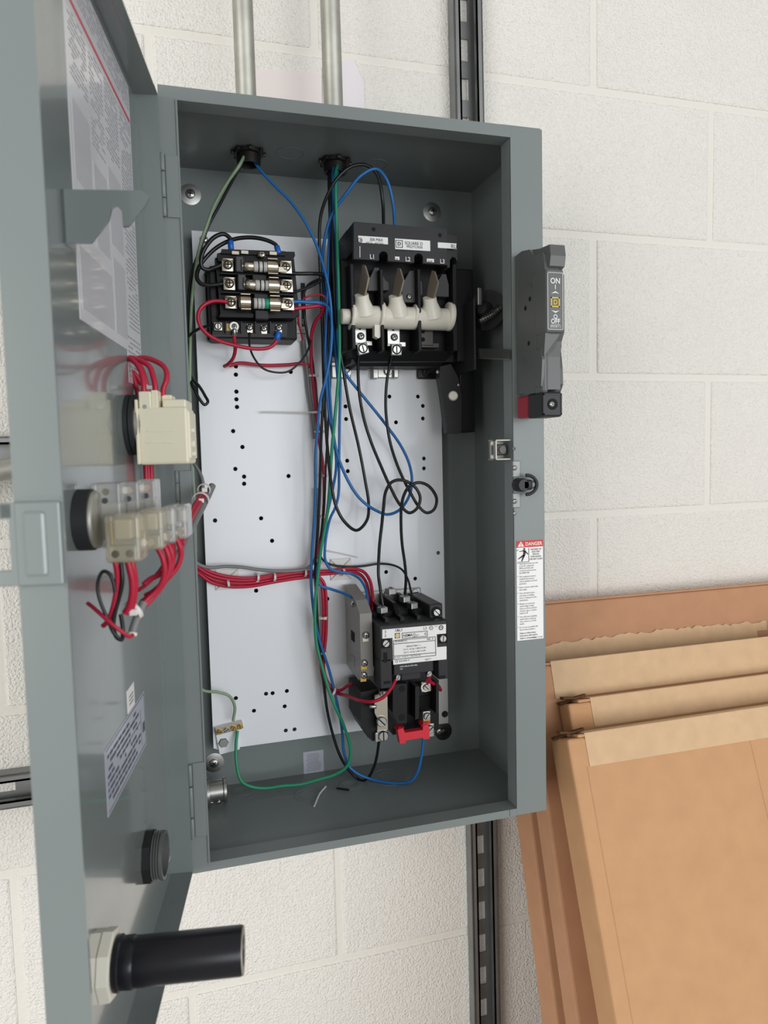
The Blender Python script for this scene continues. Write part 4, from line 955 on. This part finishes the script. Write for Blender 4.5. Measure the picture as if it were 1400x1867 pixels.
# ================================================================== WIRES inside the box
def wire(label, m, pts, r, group=None, ends=None, name='wire'):
    P = [W(*p) if len(p) == 3 else p[0] for p in pts]
    mb = MB().tube(P, r, 8, 7)
    if not ends:
        return mb.build(name, m, label=label, cat='wire', group=group or 'wires inside the enclosure')
    root = thing(name, label, 'wire', P[0], group or 'wires inside the enclosure'); mb.build('insulation', m, root)
    for k, (nm, mm, i, L, rr) in enumerate(ends):      # i: 0 start, -1 end
        a = P[i]; d = (P[0]-P[1]).normalized() if i == 0 else (P[-1]-P[-2]).normalized()
        MB().cyl(a-d*L*.75, a+d*L*.4, rr, 14).build(nm, mm, root)
    return root
def pth(pts, Y):   # list of (px, py) with depth key points spread evenly, or one depth
    if not isinstance(Y, (list, tuple)): return [(x, y, Y) for x, y in pts]
    n = len(pts); out = []
    for i, (x, y) in enumerate(pts):
        u = i/(n-1)*(len(Y)-1); k = min(int(u), len(Y)-2); out.append((x, y, Y[k]+(Y[k+1]-Y[k])*(u-k)))
    return out
B1 = (BU1.x, BU1.y, BOXH-.004); B2 = (BU2.x, BU2.y, BOXH-.004)
def b1(dx, dy): return (Vector((B1[0]+dx, B1[1]+dy, B1[2])),)
def b2(dx, dy): return (Vector((B2[0]+dx, B2[1]+dy, B2[2])),)
# conduit one
wire('pale green ground wire dropping from the left conduit down the left side of the plate', M_pgrn, [b1(-.003, -.004)]+pth([(437, 300), (413, 335), (392, 372), (378, 408), (364, 450), (355, 500), (349, 560), (347, 620), (346, 690), (349, 800), (355, 950), (358, 1100), (360, 1210), (368, 1257), (398, 1262), (418, 1269), (428, 1288), (425, 1314)], [.105, .125, .135, .138, .140, .140, .142, .150]), .0018)
wire('black wire from the left conduit ending in a hairpin loop at the plate left edge', M_wblk, [b1(.000, .005)]+pth([(440, 300), (418, 340), (398, 378), (380, 412), (366, 452), (352, 490), (345, 530), (342, 600), (343, 665), (350, 690), (363, 704), (374, 722), (379, 733), (373, 738), (364, 728), (352, 706), (344, 690), (340, 720)], [.118, .138, .143, .146, .140, .132, .132, .150]), .0017)
wire('blue wire running diagonally from the left conduit down to the overload relay', M_blue, [b1(.004, .0)]+pth([(467, 300), (500, 338), (530, 368), (555, 403), (574, 440), (588, 480), (598, 520), (604, 570), (603, 640), (594, 690), (584, 730), (579, 780), (575, 834), (575, 890), (573, 944), (569, 1004), (567, 1060), (570, 1100), (576, 1140), (588, 1185), (600, 1222), (611, 1267), (619, 1303), (624, 1336), (627, 1372), (637, 1398), (653, 1411), (675, 1420), (700, 1426), (725, 1428), (747, 1425), (760, 1410), (768, 1380), (772, 1347)], [.12, .105, .098, .105, .12, .132, .140, .139, .137, .128, .105, .092]), .0017)
# conduit two: verticals of the bundle
wire('bright green wire from the right conduit down the bundle and back to the ground bar', M_grn, [b2(.004, -.002)]+pth([(612, 318), (614, 420), (617, 520), (619, 640), (616, 700), (610, 766), (604, 834), (600, 902), (594, 953), (585, 1004), (579, 1053), (575, 1090), (574, 1126), (577, 1173), (586, 1211), (602, 1265), (612, 1290), (628, 1327), (639, 1368), (633, 1396), (613, 1411), (581, 1421), (548, 1430), (514, 1433), (485, 1437), (457, 1434), (440, 1424), (432, 1398), (430, 1362), (433, 1332)], [.100, .098, .104, .120, .128, .128, .120, .128, .135, .138, .135, .152]), .0020)
wire('black wire with a long hanging loop, arching into the disconnect top left', M_wblk, [b2(-.003, .003)]+pth([(604, 318), (606, 400), (608, 500), (613, 590), (624, 664), (637, 742), (654, 815), (666, 878), (672, 919), (669, 948), (650, 967), (627, 950), (613, 924), (605, 890), (598, 830), (593, 760), (590, 690), (588, 600), (585, 520), (582, 440), (585, 392), (597, 356), (614, 326), (640, 304), (666, 301), (687, 317), (697, 362), (699, 400), (699, 436)], [.110, .106, .112, .125, .118, .100, .100, .120, .124, .110, .090, .085, .085, .105]), .0019)
wire('blue wire with the widest loop over the plate, arching into the disconnect top', M_blue, [b2(.000, -.005)]+pth([(607, 318), (609, 420), (612, 540), (618, 640), (630, 680), (656, 715), (686, 752), (710, 783), (732, 815), (746, 846), (751, 876), (746, 904), (729, 929), (707, 938), (686, 931), (661, 914), (642, 890), (625, 856), (614, 825), (606, 780), (601, 720), (598, 650), (594, 560), (588, 490), (589, 456), (600, 404), (615, 375), (632, 352), (657, 321), (686, 308), (704, 326), (715, 364), (719, 402), (719, 438)], [.108, .108, .118, .128, .132, .120, .110, .112, .122, .126, .105, .085, .082, .105]), .0018)
wire('black wire from the right conduit down the bundle to the lower left relay lug', M_wblk, [b2(-.005, .0)]+pth([(600, 318), (602, 420), (602, 520), (598, 620), (592, 700), (588, 749), (585, 810), (584, 860), (581, 931), (578, 980), (575, 1029), (577, 1100), (582, 1180), (590, 1245), (596, 1293), (607, 1340), (620, 1378), (636, 1404), (650, 1418), (661, 1423), (671, 1418), (681, 1400), (687, 1378), (691, 1350)], [.118, .118, .122, .132, .142, .144, .146, .144, .130, .100]), .0018)
wire('darker black wire in the middle of the bundle heading to the contactor top', M_wblk, [b2(.002, .005)]+pth([(609, 318), (607, 430), (606, 540), (604, 640), (601, 720), (598, 780), (594, 850), (591, 920), (586, 980), (585, 1015), (600, 1028), (630, 1033), (664, 1032), (690, 1028), (715, 1030), (732, 1038), (743, 1055), (748, 1074), (752, 1094)], [.122, .122, .130, .148, .152, .152, .140, .105]), .0014)
wire('blue wire in the bundle bending right over the tie mount to the auxiliary contact', M_blue, [b2(.005, .004)]+pth([(615, 318), (611, 430), (612, 540), (616, 620), (620, 690), (619, 776), (618, 846), (617, 902), (611, 926), (602, 945), (596, 970), (592, 1004), (593, 1021), (601, 1036), (616, 1042), (642, 1047), (657, 1057), (666, 1073), (670, 1094), (669, 1120), (670, 1142)], [.114, .114, .122, .128, .132, .134, .138, .120, .086]), .0017)
wire('blue wire leaving the bundle below the red branch for the auxiliary contact', M_blue, [b2(.0, .001)]+pth([(606, 330), (600, 440), (596, 560), (593, 640), (595, 696), (600, 757), (610, 810), (613, 850), (606, 895), (598, 931), (590, 973), (582, 1016), (578, 1050), (584, 1067), (603, 1074), (624, 1081), (641, 1089), (654, 1102), (664, 1119), (670, 1144)], [.118, .112, .116, .126, .134, .138, .138, .112, .088]), .0017)
# load wires with their curls
wire('left black load wire from the first lug curling once down to the contactor', M_wblk, pth([(655, 642), (653, 660), (653, 689), (656, 725), (664, 766), (678, 810), (695, 851), (711, 887), (729, 920), (746, 935), (760, 927), (766, 908), (759, 891), (744, 879), (727, 875), (713, 880), (703, 897), (699, 927), (696, 956), (692, 992), (690, 1028), (690, 1050), (693, 1072), (698, 1104)], [.104, .115, .112, .098, .090, .088, .092, .100, .105, .096]), .0019)
wire('right black load wire from the second lug curling once down to the contactor', M_wblk, pth([(716, 642), (713, 657), (706, 689), (703, 737), (706, 776), (712, 810), (722, 842), (734, 871), (749, 900), (763, 923), (778, 935), (791, 929), (796, 911), (790, 896), (778, 884), (761, 880), (746, 887), (737, 901), (732, 922), (731, 956), (733, 992), (738, 1028), (740, 1055), (738, 1086)], [.104, .115, .112, .100, .094, .086, .080, .088, .100, .112]), .0019)
# fuse block wiring
wire('black jumper from the left blue ferrule looping to the top fuse clamp', M_wblk, pth([(421, 450), (420, 436), (409, 427), (393, 431), (377, 447), (367, 469), (368, 487), (378, 492), (391, 488), (406, 482)], [.098, .098, .094, .096, .102]), .0023, ends=[('ferrule', M_fer, 0, .0085, .0032)])
wire('black jumper arching from the right blue ferrule to the middle fuse clamp', M_wblk, pth([(507, 458), (504, 448), (496, 442), (475, 435), (450, 433), (424, 437), (397, 450), (376, 469), (362, 489), (359, 506), (366, 517), (384, 520), (408, 517)], [.098, .100, .106, .108, .104, .102]), .0023, ends=[('ferrule', M_fer, 0, .0080, .0032)])
wire('black wire leaving the top right fuse clamp level to the bundle', M_wblk, pth([(527, 498), (545, 499), (570, 499), (590, 502), (600, 520), (604, 560)], [.104, .110, .118, .124]), .0022)
wire('thin black wire rising from the middle right fuse clamp to the bundle', M_wblk, pth([(531, 533), (545, 530), (560, 525), (578, 516), (592, 508), (600, 500)], [.104, .112, .120]), .0016)
wire('black wire bending behind the fuse deck corner down beside the grey cable', M_wblk, pth([(592, 507), (575, 512), (560, 522), (552, 545), (556, 585), (563, 625), (568, 650), (574, 700), (580, 760)], [.130, .140, .146, .150]), .0016)
wire('blue wire from the lowest right fuse clamp to the bundle', M_blue, pth([(530, 551), (545, 550), (562, 551), (582, 552), (596, 558), (606, 590), (612, 640), (616, 690)], [.104, .108, .114, .122]), .0021)
wire('red wire from the lowest right fuse clamp turning down the bundle', M_red, pth([(530, 564), (545, 562), (562, 560), (582, 558), (590, 562), (586, 572), (575, 586), (568, 608), (567, 640), (568, 668), (572, 710), (577, 760), (582, 805), (589, 850), (591, 890), (590, 931), (585, 980), (576, 1018), (560, 1036), (540, 1041), (500, 1048), (455, 1054), (415, 1051), (385, 1043), (365, 1032), (352, 1020)], [.104, .110, .124, .146, .150, .150, .150, .150, .148, .140]), .0020)
wire('thin red wire looped beside the bundle near the blue fuse wire', M_red, pth([(552, 546), (560, 541), (573, 538), (587, 538), (594, 545), (592, 556), (585, 566)], [.116, .112, .116]), .0010)
wire('thin red wire hanging past the 5.0 sticker', M_red, pth([(533, 568), (542, 572), (545, 592), (549, 608), (552, 622)], [.106, .130, .152]), .0011)
wire('red wire looping left of the fuse block to the blue ferrule below it', M_red, pth([(414, 551), (404, 549), (384, 550), (366, 562), (361, 580), (369, 600), (392, 618), (430, 630), (466, 636), (492, 633), (504, 622), (507, 610)], [.098, .098, .096, .100, .104, .104]), .0021, ends=[('ferrule', M_fer, -1, .0085, .0036)])
wire('short red wire hanging from the ring tongue, bending left', M_red, pth([(427, 604), (427, 618), (429, 636), (425, 653), (416, 664), (409, 668)], [.104, .108, .125, .140]), .0021, ends=[('crimp', M_zinc, 0, .006, .0026)])
wire('red wire running level under the transformer into the bundle', M_red, pth([(418, 667), (430, 663), (442, 662), (480, 666), (526, 665), (553, 663), (566, 669), (573, 688), (576, 715), (579, 760), (583, 805)], [.150, .152, .152, .150]), .0020)
wire('thin black wire sagging from the terminal strip to the grey cable', M_wblk, pth([(455, 606), (455, 631), (464, 654), (480, 672), (503, 679), (526, 677), (546, 661), (560, 641), (566, 622), (568, 600)], [.106, .120, .130, .135, .140]), .0012)
wire('black wire from the left lug of the terminal strip to the left wall', M_wblk, pth([(390, 594), (378, 595), (366, 598), (354, 605), (344, 613), (334, 622)], [.108, .120, .130]), .0017)
wire('grey cable hanging beside the sticker into the red bundle', M_gry, pth([(553, 619), (555, 645), (559, 670), (563, 712), (569, 750), (574, 800)], [.152, .153, .153]), .0024)
# red harness across the plate and down the right of the bundle
wire('upper red wire of the horizontal harness turning down to the auxiliary contact', M_red, pth([(350, 1024), (366, 1038), (386, 1049), (415, 1056), (455, 1058), (500, 1051), (545, 1044), (600, 1041), (640, 1037), (662, 1042), (674, 1058), (679, 1085), (680, 1110), (677, 1118)], [.140, .148, .150, .150, .148, .130, .112]), .0021)
wire('middle red wire of the horizontal harness turning down to the contactor', M_red, pth([(350, 1030), (366, 1043), (386, 1055), (415, 1062), (455, 1063), (500, 1056), (545, 1049), (600, 1046), (640, 1042), (657, 1048), (668, 1063), (673, 1088), (675, 1112), (674, 1120)], [.146, .152, .153, .153, .152, .135, .118]), .0021)
wire('lower red wire of the harness turning down beside the green wire', M_red, pth([(350, 1036), (366, 1048), (386, 1062), (415, 1069), (455, 1069), (500, 1061), (545, 1054), (572, 1052), (584, 1060), (588, 1080), (590, 1110), (589, 1158), (585, 1201), (587, 1228), (595, 1250), (607, 1262), (618, 1265)], [.146, .152, .152, .151, .150, .149, .149, .148, .146, .138])+[(634, 1269, .115), (656, 1277, .088), (680, 1279, .072), (699, 1271, .068), (712, 1256, .066), (721, 1240, .064)], .0021)
wire('red wire paralleling the harness drop and branching to the auxiliary contact foot', M_red, pth([(560, 1046), (578, 1050), (590, 1062), (594, 1085), (595, 1120), (594, 1160), (590, 1200), (591, 1226), (600, 1248), (612, 1258), (622, 1258), (634, 1250), (650, 1245)], [.148, .148, .148, .146, .140, .130]), .0020)
wire('red lead from the right coil terminal bending behind the relay', M_red, pth([(782, 1234), (784, 1242), (790, 1246), (798, 1250), (803, 1258)], [.068, .080, .104]), .0022)
wire('red lead at the right coil terminal, the shorter of the two', M_red, pth([(780, 1235), (779, 1244), (784, 1252), (790, 1262)], [.070, .085, .100]), .0020)
wire('grey control cable lying above the horizontal red harness', M_gry, pth([(350, 1020), (366, 1031), (385, 1035), (410, 1033), (440, 1034), (475, 1039), (520, 1041), (560, 1036), (574, 1020), (578, 990), (580, 940), (578, 890)], [.140, .144, .146, .150, .152]), .0021)

# adhesive tie mounts on the plate and cable ties
def mount(x0, y0, x1, y1, label):
    a = R(x0, y0, x1, y1, YP-.001); root = thing('tie_mount', label, 'cable mount', Vector(((a[0]+a[1])/2, YP, (a[2]+a[3])/2)), 'adhesive tie mounts on the plate')
    m = MB(); m.box(a[0], a[1], YP-.0016, YP, a[2], a[3], .0006); m.build('pad', M_tie, root)
    xm, zm = (a[0]+a[1])/2, (a[2]+a[3])/2
    m = MB()
    for sx in (-1, 1):
        for sz in (-1, 1):
            p = Vector((xm+sx*(a[1]-a[0])*.46, YP-.002, zm+sz*(a[3]-a[2])*.46)); q = Vector((xm+sx*.003, YP-.004, zm+sz*.003)); m.tube([p, q], .0007, 6)
    m.boxc((xm, YP-.003, zm), (.008, .003, .007), None, .0008); m.build('saddle', M_tie, root)
mount(392, 1038, 436, 1075, 'square clear tie mount under the red harness near the hinge side')
mount(602, 1018, 641, 1057, 'square clear tie mount under the harness right of the bundle')
def tie(label, px, py, Y, rx, rz, d, parent=None, head=True, tail=None):
    c = W(px, py, Y); d = Vector(d).normalized(); root = thing('cable_tie', label, 'cable tie', c, 'nylon cable ties')
    a = d.orthogonal().normalized(); 
    side = Vector((0, 0, 1)).cross(d) if abs(d.z) < .7 else Vector((1, 0, 0))
    side = (side-d*side.dot(d)).normalized(); f = d.cross(side).normalized()
    pts = []; n = 18; m = MB(); w_ = .0013
    for i in range(n):
        q = []
        for k in (i, i+1):
            t_ = 2*math.pi*k/n; o = side*math.cos(t_)*rx+f*math.sin(t_)*rz; o2 = side*math.cos(t_)*(rx+.0008)+f*math.sin(t_)*(rz+.0008); q.append((c+o, c+o2))
        m.prism([q[0][0]-d*w_, q[0][1]-d*w_, q[1][1]-d*w_, q[1][0]-d*w_], d*2*w_)
    m.build('strap', M_tie, root)
    fr = f if f.y < 0 else -f
    m = MB(); rt = Matrix((side, fr, d)).transposed(); m.boxc(c+fr*(rz+.0012)+side*rx*.4, (.0042, .0032, .0036), rt, .0006); m.build('head', M_tie, root)
    if tail:
        m = MB(); p0 = c+fr*rz; m.tube([p0]+[W(*p) for p in tail], .0009, 6); m.build('tail', M_tie, root)
dz = (0, 0, 1); dx = (1, 0, 0)
tie('cable tie on the harness at the left tie mount', 416, 1063, .150, .0075, .0035, (1, 0, .1))
tie('cable tie on the harness left of centre', 470, 1052, .150, .0078, .0040, (1, 0, -.1))
tie('cable tie on the harness just right of its middle', 500, 1052, .150, .0078, .0040, (1, 0, -.1))
tie('cable tie where the harness meets the bundle', 556, 1044, .150, .0075, .0040, (1, 0, -.1))
tie('cable tie on the right tie mount', 626, 1042, .150, .0065, .0035, (1, 0, .1))
tie('cable tie high on the red wires below the transformer', 572, 685, .150, .0055, .0035, dz)
tie('cable tie with a long tail pointing left across the plate', 578, 752, .148, .0060, .0045, dz, tail=[(545, 752, .150), (505, 751, .152), (476, 751, .153)])
tie('cable tie on the red wires above the green crossing', 583, 787, .148, .0060, .0040, dz)
tie('cable tie on the red wires at mid height of the bundle', 591, 867, .149, .0050, .0035, dz)
tie('cable tie low on the red wires above the harness', 589, 942, .149, .0050, .0035, dz)
tie('cable tie at the top of the red drop below the harness', 588, 1126, .147, .0052, .0040, dz)
tie('cable tie in the middle of the red drop', 587, 1190, .147, .0052, .0040, dz)
tie('cable tie at the bend of the red drop', 607, 1261, .138, .0052, .0045, (1, 0, -.6))
m = MB(); m.tube([W(595, 1004, .158), W(620, 1009, .1575), W(652, 1016, .1585)], .0010, 6); m.build('tie_tail', M_tie, label='loose pale tie tail lying on the plate above the right tie mount', cat='cable tie')
# loose snippets in the bottom of the box
m = MB(); m.tube([WZ(573, 1470, .0035), WZ(583, 1447, .0035), WZ(594, 1434, .0035)], .0010, 6); m.build('wire_scrap', M_tie, label='bent pale tie offcut on the floor of the box', cat='scrap')
m = MB(); m.tube([WZ(614, 1437, .0035), WZ(636, 1440, .0035)], .0013, 6); m.build('wire_scrap', M_wblk, label='short black wire offcut on the floor of the box', cat='scrap')

# ================================================================== WIRES on the door
def dw(label, m, pts, r, ends=None, name='wire'):
    return wire(label, m, [(WS(x, y, s),) for x, y, s in pts], r, 'wires on the door', ends, name)
dw('red wire arching highest from the selector switch back to the door', M_red, [(283, 722, .095), (283, 706, .095), (280, 690, .094), (272, 668, .090), (252, 656, .084), (232, 652, .076), (222, 655, .066), (232, 668, .062), (252, 690, .058), (263, 720, .056), (267, 780, .056), (270, 860, .056), (272, 900, .056)], .0022)
dw('red wire arching widest to the right over the selector switch', M_red, [(297, 722, .088), (298, 708, .088), (303, 694, .087), (304, 680, .085), (297, 667, .080), (280, 657, .074), (260, 652, .066), (250, 656, .060), (258, 672, .056), (267, 700, .054), (271, 740, .053), (274, 800, .053), (276, 870, .053), (276, 900, .053)], .0022)
dw('red wire standing straight up left of the other selector wires', M_red, [(262, 722, .100), (262, 705, .100), (259, 684, .098), (252, 668, .092), (243, 658, .086), (234, 654, .080), (228, 658, .072), (240, 680, .066), (252, 720, .062), (262, 780, .06), (266, 860, .058), (268, 900, .058)], .0022)
dw('bright red wire below the amber contact block, nearest the door', M_red, [(208, 1020, .258), (211, 1030, .258), (214, 1055, .256), (211, 1085, .255), (203, 1118, .254), (194, 1136, .252), (188, 1141, .250)], .0016)
dw('thick red wire pair below the amber contact block', M_red, [(233, 1022, .254), (236, 1035, .254), (241, 1058, .253), (241, 1083, .252), (236, 1105, .251), (228, 1118, .250)], .0021)
dw('red wire close beside the thick one below the amber block', M_red, [(240, 1020, .252), (243, 1036, .252), (247, 1060, .250), (245, 1088, .249), (239, 1112, .248), (233, 1118, .246)], .0018)
dw('black wire looping down below the amber contact block', M_wblk, [(220, 1020, .256), (221, 1032, .256), (223, 1060, .256), (217, 1090, .255), (209, 1120, .255), (207, 1145, .255), (213, 1162, .254), (222, 1166, .252), (224, 1150, .250), (220, 1120, .250)], .0013)
dw('thin black wire hanging in a long loop left of the red wires', M_wblk, [(210, 1080, .262), (206, 1060, .262), (198, 1045, .262), (188, 1042, .262), (180, 1055, .262), (178, 1075, .262), (184, 1100, .262), (196, 1128, .262), (206, 1152, .261), (216, 1163, .260)], .0011)
dw('thin bright red wire slanting across the loop to the grey sheath', M_red, [(160, 1100, .250), (168, 1106, .255), (186, 1122, .262), (204, 1138, .264), (220, 1150, .263), (236, 1161, .260), (242, 1158, .256)], .0012)
dw('grey jacketed cable end hanging at the bottom of the red wires', M_gry, [(262, 1098, .238), (257, 1110, .240), (248, 1132, .243), (243, 1148, .245), (241, 1157, .246)], .0026, ends=[('cut_end', M_white, -1, .0020, .0029)])
RW = [('red wire from the second contact block sweeping down to the tie', [(288, 1000, .232), (296, 1016, .232), (300, 1038, .231), (296, 1060, .230), (284, 1078, .230), (267, 1094, .232), (252, 1108, .236), (243, 1112, .240)]),
      ('red wire beside it, second of the sweeping group', [(298, 992, .226), (306, 1010, .226), (309, 1030, .225), (304, 1052, .225), (290, 1076, .226), (272, 1096, .230), (256, 1112, .234), (246, 1116, .238)]),
      ('red wire from the third contact block bending down to the group', [(306, 990, .220), (313, 1008, .220), (314, 1028, .219), (306, 1052, .220), (291, 1072, .222), (272, 1088, .226), (258, 1098, .230)]),
      ('outermost red wire under the farthest contact block', [(322, 982, .214), (328, 996, .214), (330, 1012, .213), (324, 1032, .213), (312, 1048, .214), (298, 1062, .216), (280, 1078, .220), (266, 1086, .226)]),
      ('inner red wire under the farthest contact block', [(312, 984, .212), (316, 1000, .211), (315, 1018, .211), (304, 1036, .212), (290, 1048, .214), (274, 1056, .220), (262, 1066, .224)])]
for lb, p in RW: dw(lb, M_red, p, .0018)
dw('thin red wire curving behind the sweeping group', M_red, [(318, 980, .205), (310, 1010, .200), (296, 1034, .198), (280, 1054, .200), (262, 1070, .206), (252, 1076, .212)], .0014)
# cable crossing from the door to the box
H0 = [(326, 990, .150), (334, 965, .120), (348, 934, .075), (362, 910, .040), (370, 896, .02)]
dw('red wire of the cable crossing from the door stack to the box', M_red, H0, .0022)
dw('second red wire of the crossing cable, just above the grey sheath', M_red, [(x+5, y+3, s) for x, y, s in H0], .0022)
dw('grey cable sheath crossing from the door to the box with a cut end', M_gry, [(322, 1020, .17), (333, 1000, .145), (347, 966, .095), (360, 940, .06), (374, 914, .030), (387, 886, .008)], .0034)
wire('thin grey wire curving down behind the hinge side lip', M_gry, pth([(351, 842, ), (358, 852), (366, 866), (370, 882), (368, 900)], [.05, .04, .03]), .0018)
def dtie(label, p, r, d):
    c = WS(*p); root = thing('cable_tie', label, 'cable tie', c, 'nylon cable ties'); d = Vector(d).normalized()
    m = MB(); m.ring(c-d*.0015, d, r+.0008, r, .003, 18); m.build('strap', M_tie, root)
    m = MB(); m.boxc(c-Vector((0, r+.001, 0)), (.005, .004, .004), None, .0006); m.build('head', M_tie, root)
dd = (WS(370, 896, .02)-WS(334, 965, .12))
dtie('upper cable tie on the crossing red and grey cable', (372, 893, .022), .0052, dd)
dtie('lower cable tie on the crossing red and grey cable', (366, 912, .036), .0068, dd)
dtie('white cable tie gathering the red wires under the contact blocks', (244, 1112, .242), .0060, (WS(260, 1098, .238)-WS(236, 1118, .244)))
dtie('white cable tie round the two straight red selector wires', (265, 707, .070), .0048, (0, 0, 1))
